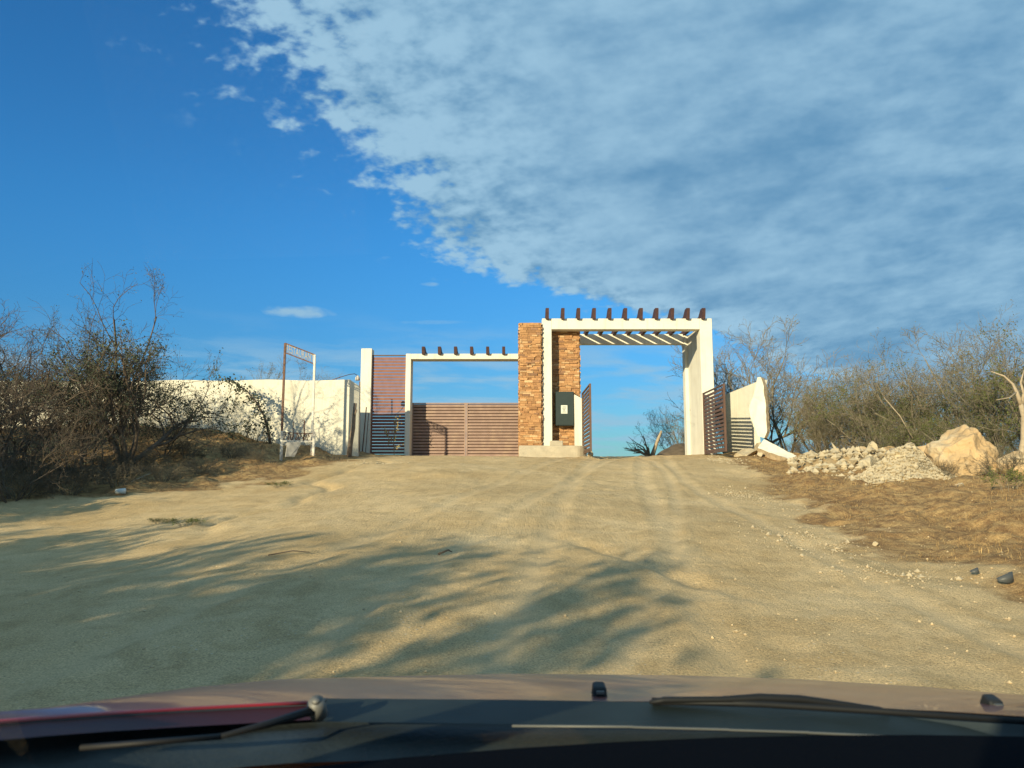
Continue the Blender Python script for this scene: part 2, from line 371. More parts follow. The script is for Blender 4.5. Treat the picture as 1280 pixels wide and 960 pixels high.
def tps_fit():
    n = len(CP); d = ((CP[:, None, :2] - CP[None, :, :2])**2).sum(-1)
    A = np.zeros((n+3, n+3)); A[:n, :n] = tps_k(d) + np.eye(n) * 0.6; A[:n, n] = 1; A[:n, n+1:] = CP[:, :2]; A[n, :n] = 1; A[n+1:, :n] = CP[:, :2].T
    return np.linalg.solve(A, np.concatenate([CP[:, 2], np.zeros(3)]))
TW = tps_fit()
POLY = [(-60,-60),(-60,9),(-30,11),(-14,13.2),(-10,15.3),(-8,16.6),(-6,18.8),(-5.0,24),(-4.9,31),(-5,45),(9,45),(6.9,27),(6.3,22),(5.5,17),(4.4,11),(4.4,6.5),(5,0),(7,-60)]
def road_sd(x, y):
    x = np.asarray(x, float); y = np.asarray(y, float)
    inside = np.zeros(x.shape, bool); dm = np.full(x.shape, 1e9)
    n = len(POLY)
    for i in range(n):
        x0, y0 = POLY[i]; x1, y1 = POLY[(i+1) % n]
        cond = ((y0 > y) != (y1 > y)); 
        with np.errstate(divide='ignore', invalid='ignore'):
            xi = (x1-x0) * (y-y0) / (y1-y0 + 1e-12) + x0
        inside ^= cond & (x < xi)
        t = np.clip(((x-x0)*(x1-x0) + (y-y0)*(y1-y0)) / ((x1-x0)**2 + (y1-y0)**2), 0, 1)
        dm = np.minimum(dm, np.hypot(x - x0 - t*(x1-x0), y - y0 - t*(y1-y0)))
    return np.where(inside, dm, -dm)
def tracks(y):
    """wheel tracks: centre line, half width and depth of each"""
    out = []
    for x4, x12, x26, w, dep in ((-0.3, 0.7, 2.9, .15, .016), (1.3, 2.2, 4.5, .15, .018), (3.4, 3.5, 5.2, .12, .016), (0.3, 2.6, 4.0, .10, .012), (-3.0, -1.4, 2.4, .14, .014), (-1.5, 0.0, 3.9, .12, .014)):
        t = (y - 4) / 22.0; tm_ = 8 / 22.0
        # quadratic through the three points
        l0 = (t - tm_) * (t - 1) / (tm_ * 1.0); l1 = t * (t - 1) / (tm_ * (tm_ - 1)); l2 = t * (t - tm_) / (1 - tm_)
        out.append((x4 * l0 + x12 * l1 + x26 * l2 + 0.06 * np.sin(y * 0.33 + x4 * 3), w, dep))
    return out
def G(x, y):
    x = np.asarray(x, float); y = np.asarray(y, float); sh = np.broadcast(x, y).shape
    x = np.broadcast_to(x, sh).ravel(); y = np.broadcast_to(y, sh).ravel()
    xc = np.clip(x, -60, 60); yc = np.clip(y, -40, 90)
    z = TW[-3] + TW[-2] * xc + TW[-1] * yc
    n = len(CP)
    for i in range(n): z = z + TW[i] * tps_k((xc - CP[i, 0])**2 + (yc - CP[i, 1])**2)
    sd = road_sd(x, y) + fbm(x * 0.7, y * 0.7, 3, 5) * 1.2
    off = np.clip(-sd / 0.8, 0, 1)
    near = np.exp(-((np.maximum(0, y - 40))/30.0)**2)
    z = z + (fbm(x * 0.35, y * 0.3, 3, 11) * 0.10 + fbm(x * 1.7, y * 1.3, 4, 3) * 0.035 + fbm(x * 7, y * 6, 3, 8) * 0.010) * near
    z = z + off * (0.06 + fbm(x * 1.2, y * 1.2, 5, 21) * 0.22 + np.maximum(0, fbm(x * 3.1, y * 3.1, 3, 41)) * 0.10) * near
    # wheel ruts climbing to the gate, and a washed out rill on the left shoulder
    for c, w, dep in tracks(y):
        z = z - dep * np.exp(-((x - c) / w)**2) + dep * 0.6 * np.exp(-((np.abs(x - c) - 1.6*w) / (0.6*w))**2)
    c = -4.4 + 0.02 * (y - 14)**1 + 0.35 * np.sin(y * 0.9) + 0.2 * np.sin(y * 2.3)
    z = z - 0.085 * np.exp(-((x - c) / 0.16)**2) * np.clip((y - 11) / 2, 0, 1) * np.clip((25 - y) / 3, 0, 1)
    z = z - 0.05 * np.exp(-((x - 1.9 - (y-7)*-0.42) / 0.15)**2) * np.clip((y - 6.5) / 1, 0, 1) * np.clip((10.5 - y) / 1, 0, 1)
    return z.reshape(sh)
def g(x, y): return float(G(np.array([x]), np.array([y]))[0])

def build_terrain():
    # grid lines, dense where the camera looks
    def dens(segs):
        out = []
        for a, b, n in segs: out += list(np.linspace(a, b, n, endpoint=False))
        return np.array(out + [segs[-1][1]])
    ys = dens([(-900,-60,6),(-60,-4,28),(-4,3,20),(3,12,190),(12,31,240),(31,45,40),(45,110,30),(110,3000,10)])
    xs = dens([(-2500,-60,8),(-60,-22,24),(-22,-10,70),(-10,-3,90),(-3,6,220),(6,10,60),(10,22,80),(22,60,24),(60,2500,8)])
    XX, YY = np.meshgrid(xs, ys)
    ZZ = G(XX, YY)
    sd = road_sd(XX, YY) + fbm(XX * 0.9, YY * 0.9, 4, 5) * 1.1
    att = np.clip(0.5 + sd / 1.2, 0, 1)
    trk = np.zeros_like(XX)
    for c, w, dep in tracks(YY): trk = np.maximum(trk, np.exp(-((XX - c) / (w * 1.15))**4) * (0.55 + dep * 18))
    trk = np.clip(trk * (0.75 + 0.9 * fbm(XX * 1.5, YY * 0.5, 3, 66)), 0, 1) * ((YY > -3) & (YY < 34))
    ny, nx = XX.shape
    idx = np.arange(nx * ny).reshape(ny, nx)
    q = np.stack([idx[:-1,:-1], idx[:-1,1:], idx[1:,1:], idx[1:,:-1]], -1).reshape(-1, 4)
    inside = (sd[:-1,:-1] > 0).ravel()
    V = np.stack([XX, YY, ZZ], -1).reshape(-1, 3); A = att.ravel(); TRK = trk.ravel()
    for name, sel, label, cat in (('dirt_road', inside, 'rutted sandy dirt road climbing to the gateway', 'road'), ('ground', ~inside, 'rough ground with dry grass and leaf litter on both sides of the dirt road', 'ground')):
        f = q[sel]; used, inv = np.unique(f, return_inverse=True); f2 = inv.reshape(-1, 4)
        me = bpy.data.meshes.new(name); me.vertices.add(len(used)); me.vertices.foreach_set('co', V[used].ravel())
        me.loops.add(f2.size); me.polygons.add(len(f2)); me.loops.foreach_set('vertex_index', f2.ravel().astype(np.int32))
        me.polygons.foreach_set('loop_start', np.arange(0, f2.size, 4, dtype=np.int32)); me.polygons.foreach_set('loop_total', np.full(len(f2), 4, np.int32))
        me.update(calc_edges=True); me.polygons.foreach_set('use_smooth', [True] * len(f2))
        a = me.attributes.new('road', 'FLOAT', 'POINT'); a.data.foreach_set('value', A[used]); a = me.attributes.new('track', 'FLOAT', 'POINT'); a.data.foreach_set('value', TRK[used])
        o = link_mesh(name, me, M_GROUND); tag(o, label, cat, kind='structure')
build_terrain()

# ------------------------------------------------------------------ gateway
DF = 26.0                                      # main portal front
ZT = Z(398, DF); ZB = Z(411.5, DF)             # beam top / underside
GATE_BASE = 2.2
def stone_block(name, x0, x1, y0, y1, z0, z1, parent, seed):
    """core block clad with thin ledger stones on front, both sides"""
    R = random.Random(seed); mb = MB(); cols = []
    def stone(a0, a1, b0, b1, dep, face):
        if face == 'f': mb.box(a0, a1, y0 - dep, y0 + 0.02, b0, b1)
        elif face == 'r': mb.box(x1 - 0.02, x1 + dep, a0, a1, b0, b1)
        elif face == 'l': mb.box(x0 - dep, x0 + 0.02, a0, a1, b0, b1)
        else: mb.box(a0, a1, y1 - 0.02, y1 + dep, b0, b1)
        t = R.random(); k = 0.78 + 0.4 * R.random()
        base = (0.43, 0.235, 0.105) if t < 0.5 else (0.35, 0.185, 0.085) if t < 0.78 else (0.52, 0.34, 0.18) if t < 0.93 else (0.27, 0.15, 0.085)
        cols.append(tuple(c * k for c in base))
    for face, (u0, u1) in (('f', (x0, x1)), ('r', (y0, y1)), ('l', (y0, y1)), ('b', (x0, x1))):
        z = z0
        while z < z1 - 0.01:
            h = min(R.uniform(0.035, 0.09), z1 - z)
            u = u0 - R.random() * 0.1
            while u < u1 - 0.01:
                w = R.uniform(0.09, 0.30); a, b = max(u, u0), min(u + w, u1)
                if b - a > 0.015: stone(a + 0.003, b - 0.003, z + 0.003, z + h - 0.003, R.uniform(0.005, 0.06), face)
                u += w
            z += h
    nst = len(cols)
    mb.box(x0, x1, y0, y1, z0, z1)
    me = mb.mesh(name); ca = me.color_attributes.new('col', 'FLOAT_COLOR', 'CORNER')
    arr = []
    for i, p in enumerate(me.polygons):
        c = cols[i // 6] if i // 6 < nst else (0.30, 0.19, 0.11)
        arr += [*c, 1.0] * p.loop_total
    ca.data.foreach_set('color', arr)
    return link_mesh(name, me, M_STONE, parent)

def raft(mb, xc, w, yf, yb, zt=None, hh=0.33):
    zt = ZT if zt is None else zt
    prof = [(yf - .13, zt - .04), (yf - .20, zt + hh - .04), (yf - .17, zt + hh), (yf + .10, zt + hh), (yf + .42, zt + .13), (yb, zt + .13), (yb, zt - .04)]
    n = len(prof); vs = [(xc - w, y, z) for y, z in prof] + [(xc + w, y, z) for y, z in prof]
    mb.add(vs, [tuple(range(n)), tuple(range(2*n-1, n-1, -1))] + [(k, (k+1)%n, (k+1)%n+n, k+n) for k in range(n)])
port = empty('gate_portal', (4.0, DF, GATE_BASE), 'tall cream white gateway frame with eleven dark timber rafters over the open entrance', 'gateway')
xl0, xl1 = X(678, DF), X(690, DF); xr0, xr1 = X(877, DF), X(892.5, DF)
mb = MB(); mb.box(xl1 + 0.001, xr0 - 0.001, DF + 0.002, DF + 0.42, ZB, ZT - 0.002, 0.012)
mb.build('front_beam', M_WHITE, port)
DR = 28.9
mb = MB(); mb.box(X(724, DR), 6.60, DR, DR + 0.3, Z(430, DR), Z(417.5, DR), 0.012); mb.build('rear_beam', M_WHITE, port)
mb = MB(); mb.box(xl0, xl1, DF, DF + 0.42, 2.0, ZT, 0.012); mb.build('pillar', M_WHITE, port)
mb = MB(); mb.box(xr0, xr1, DF, DF + 0.5, 2.0, ZT, 0.012); mb.build('pillar', M_WHITE, port)
mb = MB(); mb.box(6.68, 6.84, DF + 0.50, DR - 0.1, 2.0, ZT - 0.1, 0.012); mb.build('side_wall', M_WHITE, port)
mb = MB(); mb.box(6.56, 7.0, DR - 0.098, DR + 0.32, 2.0, ZT - 0.05, 0.012); mb.build('pillar', M_WHITE, port)
for i in range(11):
    xc = X(684.5, 25.65, 390) + i * 0.537
    mb = MB(); w = 0.055; z0, z1 = ZT - 0.06, ZT + 0.27
    ya, yb = DF - 0.38, DR + 0.75
    raft(mb, xc, w, DF, DR + 0.6)
    mb.build('rafter', M_RAFT, port)

tower = empty('stone_tower', (1.3, 27, 2.2), 'gate tower clad in orange tan ledger stone left of the open entrance', 'stone tower')
zs = Z(403.5, 25.9)
stone_block('stone_slab', X(650, 25.9), xl0 - 0.05, 25.9, 27.2, 2.3, zs, tower, 3)
stone_block('stone_wall', xl1 + 0.06 - 0.4, X(724.5, 26.36), 26.46, 28.88, 2.3, ZT - 0.08, tower, 4)
mb = MB(); pts = [(-0.0, 0)]
pl = empty('plinth', (1.4, 25.6, 2.1), 'low curved concrete plinth under the stone tower', 'plinth')
outline = [(X(648.5, 25.2), 27.0), (X(648.5, 25.2), 25.25)] + [(X(718, 25.0) + 0.45 * math.sin(t), 25.7 - 0.45 * math.cos(t)) for t in np.linspace(0, math.pi/2, 8)] + [(X(718, 25.0) + 0.45, 26.35), (1.0, 26.5)]
zt = Z(557, 25.3)
vs = [(x, y, 1.9) for x, y in outline] + [(x, y, zt - 0.03) for x, y in outline]
cx, cy = 1.3, 26.0
vs += [(cx + (x-cx)*0.985, cy + (y-cy)*0.98, zt) for x, y in outline]; n = len(outline)
mb.add(vs, [(k, (k+1)%n, (k+1)%n+n, k+n) for k in range(n)] + [(k+n, (k+1)%n+n, (k+1)%n+2*n, k+2*n) for k in range(n)] + [tuple(range(2*n, 3*n))])
mb.build('plinth_body', M_CONC, pl)
mb = MB(); mb.box(X(687, 25.6), X(703, 25.6), 25.5, 25.72, zt, Z(551, 25.6), 0.02); o = recenter(mb.build('concrete_block', M_CONC)); tag(o, 'loose pale concrete block lying on the plinth in front of the tower', 'block')
pier = MB(); pier.add([(X(718.3,25.95),25.95,zt),(X(727.5,25.95),25.95,zt),(X(727.5,25.95),26.33,zt),(X(718.3,25.95),26.33,zt),
   (X(717.8,25.95),25.95,Z(493,25.95)),(X(727,25.95),25.95,Z(498,25.95)),(X(727,25.95),26.33,Z(498,25.95)),(X(717.8,25.95),26.33,Z(493,25.95))],
   [(0,3,2,1),(4,5,6,7),(0,1,5,4),(1,2,6,5),(2,3,7,6),(3,0,4,7)])
o = recenter(pier.build('hinge_pier', M_WHITE)); tag(o, 'short cream pier with a sloping top between the dark cabinet and the open gate leaf', 'pier')
cab = empty('meter_cabinet', (1.9, 26.2, 3.2), 'dark green steel cabinet with a paper notice, fixed on the stone tower', 'cabinet')
mb = MB(); mb.box(X(694.5, 26.1), X(717.3, 26.1), 26.1, 26.4, Z(532, 26.1), Z(489.5, 26.1), 0.012); 
mb.build('cabinet_body', M_CAB, cab)
mb = MB(); mb.box(X(695.3, 26.1), X(716.5, 26.1), 26.085, 26.098, Z(531, 26.1), Z(490.5, 26.1)); mb.build('door', M_CAB, cab)
nt_ = MB(); nt_.box(X(701, 26.07), X(709, 26.07), 26.07, 26.08, Z(517, 26.07), Z(506.5, 26.07)); nob = nt_.build('notice', M_PAPER, cab)
mb = MB()
for k, (a, b_) in enumerate(((703, 707.5), (702.5, 707), (703, 706.5), (703.5, 706), (702.5, 707.5))):
    yy = 508.3 + k * 1.6; mb.box(X(a, 26.06), X(b_, 26.06), 26.064, 26.068, Z(yy + 0.5, 26.06), Z(yy, 26.06))
mb.build('print', M_INK, nob)

# left portal
DL = 28.3
lp = empty('side_portal', (-1.8, DL, 2.2), 'lower cream white frame with seven dark rafters over the closed gate', 'gateway')
px0, px1 = X(506.8, DL), X(513.3, DL)
zbt, zbb = Z(442, DL), Z(448.8, DL)
mb = MB(); mb.box(px0, px1, DL, DL + 0.62, 2.0, zbt, 0.012); mb.build('post', M_WHITE, lp)
mb = MB(); mb.box(px1 + 0.001, 0.6, DL + 0.002, DL + 0.62, zbb, zbt - 0.002, 0.012); mb.build('beam', M_WHITE, lp)
for i in range(7):
    xc = X(528.5 + 20.2 * i, DL - 0.3, 436); mb = MB(); w = 0.055
    raft(mb, xc, w, DL, DL + 1.0, zbt, 0.24)
    mb.build('rafter', M_RAFT, lp)
mb = MB(); mb.box(X(450.5, DL), X(464, DL), DL, DL + 0.45, 2.0, Z(435.5, DL), 0.012)
o = recenter(mb.build('pylon', M_WHITE)); tag(o, 'tall plain cream pylon at the left end of the slatted screen', 'pylon')

def slats(mb, a, b, z0, z1, pitch=0.115, h=0.085, th=0.03):
    """horizontal boards between ground points a and b"""
    z = z0 + h / 2
    while z < z1 - h / 2 + 0.01:
        mb.bar((a[0], a[1], z), (b[0], b[1], z), th, h); z += pitch
sp = empty('slatted_screen', (-4.5, DL + 0.35, 2.2), 'tall red brown slatted screen between the cream pylon and the portal post', 'screen')
mb = MB(); a, b_ = (X(464.5, DL+.14), DL + 0.14), (X(506.5, DL+.14) + 0.06, DL + 0.14)
slats(mb, a, b_, 2.25, Z(445, DL + .14), 0.117, 0.097, 0.03); mb.build('slats', M_SLAT, sp)
mb = MB()
for t in (0.02, 0.98):
    x = a[0] + (b_[0]-a[0]) * t; mb.box(x - 0.025, x + 0.025, DL + 0.16, DL + 0.21, 2.2, Z(444.5, DL + .14))
mb.box(a[0], b_[0], DL + 0.10, DL + 0.18, Z(445, DL+.14), Z(443.8, DL + .14)); mb.build('frame', M_SLAT2, sp)

DG = 29.1
zg1 = Z(503.5, DG)
for i, (q0, q1, lab) in enumerate(((515.5, 582.6, 'left leaf of the closed slatted gate, crossed by the shadow of the portal post'), (583.2, 651, 'right leaf of the closed red brown slatted gate, next to the stone tower'))):
    r = empty('gate_leaf', ((X(q0, DG) + X(q1, DG)) / 2, DG, 2.3), lab, 'gate', 'leaves of the closed gate')
    a, b_ = (X(q0, DG) + 0.05, DG), (X(q1, DG) - 0.05, DG)
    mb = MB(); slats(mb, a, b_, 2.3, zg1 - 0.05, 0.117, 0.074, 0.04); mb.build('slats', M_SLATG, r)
    mb = MB(); mb.box(a[0], b_[0], DG + 0.022, DG + 0.03, 2.3, zg1 - 0.05); mb.build('gap_shade_sheet', M_SLAT2, r)  # dark sheet added behind the slats to stand in for shaded gaps
    mb = MB()
    for x in (a[0] - 0.025, b_[0] + 0.025): mb.box(x - 0.03, x + 0.03, DG - 0.03, DG + 0.03, 2.25, zg1)
    mb.box(a[0] + 0.006, b_[0] - 0.006, DG - 0.028, DG + 0.028, zg1 - 0.04, zg1 - 0.002)
    mb.build('frame', M_SLATG, r)

def open_leaf(xh, yh, xt, yt, ztop, label):
    r = empty('open_gate_leaf', (xh, yh, 2.3), label, 'gate', 'open gate leaves')
    zb = 2.38
    a = Vector((xh, yh)); b = Vector((xt, yt)); d = (b - a).normalized()
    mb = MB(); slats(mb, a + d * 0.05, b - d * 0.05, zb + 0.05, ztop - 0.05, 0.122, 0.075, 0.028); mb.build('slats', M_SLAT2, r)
    mb = MB()
    for p in (a, b): mb.bar((p.x, p.y, zb), (p.x, p.y, ztop), 0.06, 0.06, (1, 0, 0))
    mb.bar((a.x, a.y, ztop - 0.03) + Vector((d.x, d.y, 0))*0.035 if False else (a.x + d.x*0.035, a.y + d.y*0.035, ztop - 0.022), (b.x - d.x*0.035, b.y - d.y*0.035, ztop - 0.022), 0.05, 0.04)
    mb.bar((a.x + d.x*0.035, a.y + d.y*0.035, zb + 0.022), (b.x - d.x*0.035, b.y - d.y*0.035, zb + 0.022), 0.05, 0.04)
    fr = mb.build('frame', M_SLAT2, r)
    mb = MB(); p = b - d * 0.1; mb.bar((p.x, p.y - 0.03, zb + 1.25), (p.x - 0.07, p.y - 0.03, zb + 1.25), 0.03, 0.12); mb.build('latch', M_SLAT2, r)
ztl = Z(491.5, 25.9)
open_leaf(X(879, 25.85), 25.85, X(904.5, 23.3), 23.3, ztl, 'open brown slatted gate leaf by the right portal pillar and the broken wall')
open_leaf(X(728, 25.85), 25.85, X(737.5, 23.3), 23.3, ztl, 'open brown slatted gate leaf seen almost edge on beside the stone tower')

# ------------------------------------------------------------------ walls
def wall_strip(name, mat_, path, thick, zlow=0.8, parent=None):
    """path: list of (x, y, ztop); solid wall with some thickness"""
    mb = MB(); n = len(path); vs = []
    for i, (x, y, zt_) in enumerate(path):
        a = Vector(path[max(i-1, 0)][:2]); b = Vector(path[min(i+1, n-1)][:2]); d = (b - a).normalized(); nrm = Vector((-d.y, d.x)) * thick
        lo = g(x, y) - 0.6
        vs += [(x, y, lo), (x, y, zt_), (x + nrm.x, y + nrm.y, zt_), (x + nrm.x, y + nrm.y, lo)]
    fs = [(0,1,2,3), tuple(4*(n-1) + k for k in (3,2,1,0))]
    for i in range(n-1):
        for k in range(4): fs.append((4*i+k, 4*i+(k+1)%4, 4*i+4+(k+1)%4, 4*i+4+k))
    mb.add(vs, fs); return mb.build(name, mat_, parent)
DW = 25.6
path = [(x, DW + 0.01 * (x + 5.4)**2 * 0.3, Z(475, DW) + 0.02 * math.sin(x * 2.1)) for x in np.linspace(-18, X(437, DW), 24)]
o = recenter(wall_strip('boundary_wall', M_WALL, path, 0.2)); tag(o, 'long cream rendered boundary wall behind the bushes on the left', 'wall')
mb = MB(); q0, q1 = P(437.6, 474.8, DW + .09), P(449.3, 482.5, DW + .3)
lo = 1.8
vs = [(q0.x, q0.y, lo), (q1.x, q1.y, lo), (q1.x, q1.y, q1.z), (q0.x, q0.y, q0.z)]; vs += [(x, y + .2, z) for x, y, z in vs]
mb.add(vs, [(0,1,2,3), (7,6,5,4), (0,4,5,1), (1,5,6,2), (2,6,7,3), (3,7,4,0)])
o = recenter(mb.build('end_wall', M_WALL)); tag(o, 'narrow cream wall piece with a sloping top between the long boundary wall and the tall pylon', 'wall')

# right broken wall, running towards the camera
xw0, xw1 = X(906, 27.8), X(953, 25.0)
zrt = Z(476, 25.6)
mb = MB(); prof = [(28.2, 1.6), (28.2, zrt - .22)]
R = random.Random(5)
for k in range(7):
    t = k / 6; prof.append((25.05 + 0.75 * t + R.uniform(-0.05, 0.05), zrt - 1.5 * t + 0.02 - R.uniform(0, 0.08)))
prof.append((25.6, 1.6))
wx = lambda y: xw0 + (xw1 - xw0) * (28.2 - y) / (28.2 - 25.0)
n = len(prof); vs = [(wx(y), y, z) for y, z in prof] + [(wx(y) + 0.2, y, z) for y, z in prof]
mb.add(vs, [tuple(range(n)), tuple(range(2*n-1, n-1, -1))] + [(k, (k+1)%n, (k+1)%n+n, k+n) for k in range(n)])
o = recenter(mb.build('broken_wall', M_WALL)); tag(o, 'broken cream wall right of the gateway with a jagged near end', 'wall')
# leaning slab broken off
def slab(name, pts, thick, mat_, label, cat, mats2=None):
    """flat broken piece: outline of world points, thickened away along its normal with a rough edge"""
    pts = [Vector(p) for p in pts]; nrm = (pts[1]-pts[0]).cross(pts[2]-pts[1]).normalized() * thick
    mb = MB(); n = len(pts); R = random.Random(len(pts) * 7 + int(pts[0].x * 10))
    fine = []
    for i in range(n):
        a, b = pts[i], pts[(i+1) % n]; m_ = max(1, int((b-a).length / 0.12))
        for k in range(m_):
            p = a.lerp(b, k / m_)
            if k: p = p + Vector((R.uniform(-1,1), R.uniform(-1,1), R.uniform(-1,1))) * 0.012
            fine.append(p)
    n = len(fine); back = [p + nrm * R.uniform(0.85, 1.1) for p in fine]
    mb.add(fine + back, [tuple(range(n)), tuple(range(2*n-1, n-1, -1))] + [(k, (k+1)%n, (k+1)%n+n, k+n) for k in range(n)])
    o = mb.build(name, mat_)
    if mats2:
        o.data.materials.append(mats2)
        for k in range(2, n+2): o.data.polygons[k].material_index = 1
    return tag(recenter(o), label, cat)
slab('wall_slab', [P(951, 472.5, 24.7), P(955, 472.5, 24.6), P(958.5, 484, 24.5), P(960, 500, 24.4), P(962.5, 540, 24.2), P(959, 548, 24.2), P(952, 546, 24.3), P(944, 530, 24.6), P(940, 512, 24.7), P(946, 492, 24.7)], -0.16, M_WALL,
     'upright cream slab snapped off the end of the broken wall, brick showing along its crack', 'wall slab', M_BRICKR)
slab('fallen_slab', [P(955, 549, 23.2), P(996, 570, 21.9), P(985, 573.5, 21.8), P(947, 560, 22.9)], 0.22, M_WALL,
     'long pale slab fallen aslant against the foot of the broken wall', 'wall slab', M_BRICKR)
# ------------------------------------------------------------------ rocks
def rock_mesh(name, seed, sub=3, rough=0.25, facets=7):
    import bmesh
    R = random.Random(seed); bm = bmesh.new(); bmesh.ops.create_icosphere(bm, subdivisions=sub, radius=1.0)
    pl = []
    for _ in range(facets):
        d = Vector((R.gauss(0,1), R.gauss(0,1), R.gauss(0,1))).normalized(); pl.append((d, R.uniform(0.42, 0.75)))
    for v in bm.verts:
        p = v.co.copy()
        for d, h in pl:
            e = p.dot(d) - h
            if e > 0: p -= d * e * 0.97
        nz = mnoise.fractal(p * 1.3 + Vector((seed, 0, 0)), 1.0, 2.0, 5)
        p += p.normalized() * nz * rough * 0.5
        v.co = p
    me = bpy.data.meshes.new(name); bm.to_mesh(me); bm.free()
    me.polygons.foreach_set('use_smooth', [sub >= 4] * len(me.polygons)); return me
# the big boulder: built to its own outline
def boulder():
    import bmesh
    bm = bmesh.new(); bmesh.ops.create_icosphere(bm, subdivisions=6, radius=1.0)
    D = 16.0; c = P(1221, 575, D); 
    for v in bm.verts:
        p = v.co.copy()
        for d, h in ((Vector((0.75, -0.1, 0.62)).normalized(), 0.70), (Vector((-0.55, -0.15, 0.8)).normalized(), 0.68), (Vector((0.3, -0.9, 0.25)).normalized(), 0.72),
                     (Vector((-0.6, -0.75, 0.15)).normalized(), 0.74), (Vector((0.95, -0.2, -0.05)).normalized(), 0.80), (Vector((-0.95, 0.1, 0.1)).normalized(), 0.9)):
            e = p.dot(d) - h
            if e > 0: p -= d * e * 0.85
        nz = mnoise.fractal(p * 1.6 + Vector((3.3, 0, 0)), 0.9, 2.1, 7) ; r = mnoise.ridged_multi_fractal(p * 1.4 + Vector((9, 2, 0)), 1.0, 2.0, 5, 0.9, 2.0)
        p += p.normalized() * (nz * 0.16 + (r - 1.2) * 0.06)
        v.co = Vector((p.x * 0.72, p.y * 0.70, p.z * 0.70))
    me = bpy.data.meshes.new('boulder'); bm.to_mesh(me); bm.free(); me.polygons.foreach_set('use_smooth', [True]*len(me.polygons))
    o = link_mesh('boulder', me, M_ROCK, loc=(c.x + 0.02, c.y + 0.4, c.z + 0.06)); tag(o, 'big tan boulder, largest rock on the right bank', 'boulder')
boulder()
RM = [rock_mesh('rock', 10 + i, 3, 0.3, 11) for i in range(8)]
for m_ in RM: m_.materials.append(M_ROCKW)
def rock(px, py, D, w, h, k, label, cat='rock', mat_=None, group='rubble and rocks on the right bank', name='rock', rz=None):
    """px,py: base centre seen in the photo; w,h half sizes in m"""
    p = P(px, py, D); me = RM[k % 8]
    if mat_ and mat_ is not M_ROCKW: me = me.copy(); me.materials.clear(); me.materials.append(mat_)
    o = bpy.data.objects.new(name, me); COL.objects.link(o)
    z = g(p.x, p.y); o.location = (p.x, p.y, z + h * 0.55); o.scale = (w, w * 0.8, h); o.rotation_euler = (0.1 * (k % 3), 0.15 * (k % 4 - 1.5), rz if rz is not None else k * 1.3)
    return tag(o, label, cat, group)
rock(1140, 588, 17.6, .42, .42, 0, 'grey brown rounded rock just left of the big boulder', mat_=M_ROCKG)
rock(1085, 580, 18.3, .36, .24, 1, 'smooth pale rock in the middle of the rubble row', mat_=M_ROCKW)
rock(1044, 572, 19.2, .20, .22, 2, 'square pale broken stone with a dark gap beside it')
rock(1063, 570, 19.3, .30, .17, 3, 'flat pale stone behind the smooth pale rock')
rock(1100, 568, 19.4, .30, .26, 4, 'pale chunk on top of the rubble row')
rock(1092, 562, 20.0, .20, .36, 5, 'upright pale chunk standing highest at the back of the rubble row')
rock(1120, 573, 18.8, .34, .32, 6, 'tan chunk between the rubble row and the rounded grey rock', mat_=M_ROCKG)
rock(1160, 578, 18.2, .36, .42, 7, 'reddish tan lump behind the gravel heap', mat_=M_ROCK)
rock(1020, 572, 20.5, .75, .13, 1, 'long low pale slab stone at the left end of the rubble row', rz=0.1)
rock(1074, 579, 18.0, .18, .08, 2, 'small flat pale stone in front of the rubble row')
rock(1180, 586, 17.2, .26, .30, 5, 'tan stone wedged against the left side of the big boulder', mat_=M_ROCK)
rock(1268, 596, 15.8, .45, .30, 0, 'low brown mound like rock at the right edge of the frame', mat_=M_ROCK)
rock(738, 566, 25.0, .15, .12, 3, 'pale stone at the foot of the open gate leaf beside the plinth', group='loose stones by the gate')
rock(932, 572, 23.6, .52, .17, 3, 'widest pale rubble lump under the broken wall', group='loose stones by the gate')
rock(950, 566, 23.6, .34, .26, 6, 'pale rubble lump heaped where the fallen slab meets the wall', group='loose stones by the gate')
rock(950, 572, 22.6, .14, .12, 4, 'round pale stone in front of the fallen slabs', group='loose stones by the gate')
rock(1095, 676, 9.2, .045, .035, 5, 'single round white stone lying in the dry grass', group='loose stones on the bank', cat='stone')
rock(1100, 617, 14.0, .16, .04, 2, 'flat whitish stone in the grass below the gravel heap', group='loose stones on the bank', cat='stone')
rock(1202, 618, 13.6, .10, .05, 6, 'small white flaky stone in the grass below the boulder', group='loose stones on the bank', cat='stone')
rock(1005, 578, 19.6, .24, .05, 1, 'thin whitish stone flat in the grass left of the rubble', group='loose stones on the bank', cat='stone')
rock(1030, 578, 18.9, .16, .10, 6, 'small pale angular stone before the left end of the rubble row')
rock(1056, 580, 18.2, .13, .09, 2, 'small pale stone just left of the smooth pale rock')
rock(1108, 582, 17.8, .17, .11, 3, 'pale stone just right of the smooth pale rock')
rock(1076, 564, 20.0, .34, .26, 0, 'tan chunk at the back of the rubble row', mat_=M_ROCK)
rock(1110, 562, 20.2, .42, .34, 7, 'tan broken lump behind the rubble row, right of the upright chunk', mat_=M_ROCK)
# concrete chip standing upright
mb = MB(); p = P(1046, 562, 19.6); mb.add([p + Vector(q) for q in ((-.03,0,-.1),(.13,0,-.1),(.10,.08,-.1),(-.13,.02,.20),(-.12,.06,.20))], [(0,1,2),(0,1,3),(1,2,4,3),(2,0,3,4)])
tag(recenter(mb.build('splinter', M_ROCKW)), 'sharp pale stone splinter sticking up at the left of the rubble row', 'stone', 'rubble and rocks on the right bank')

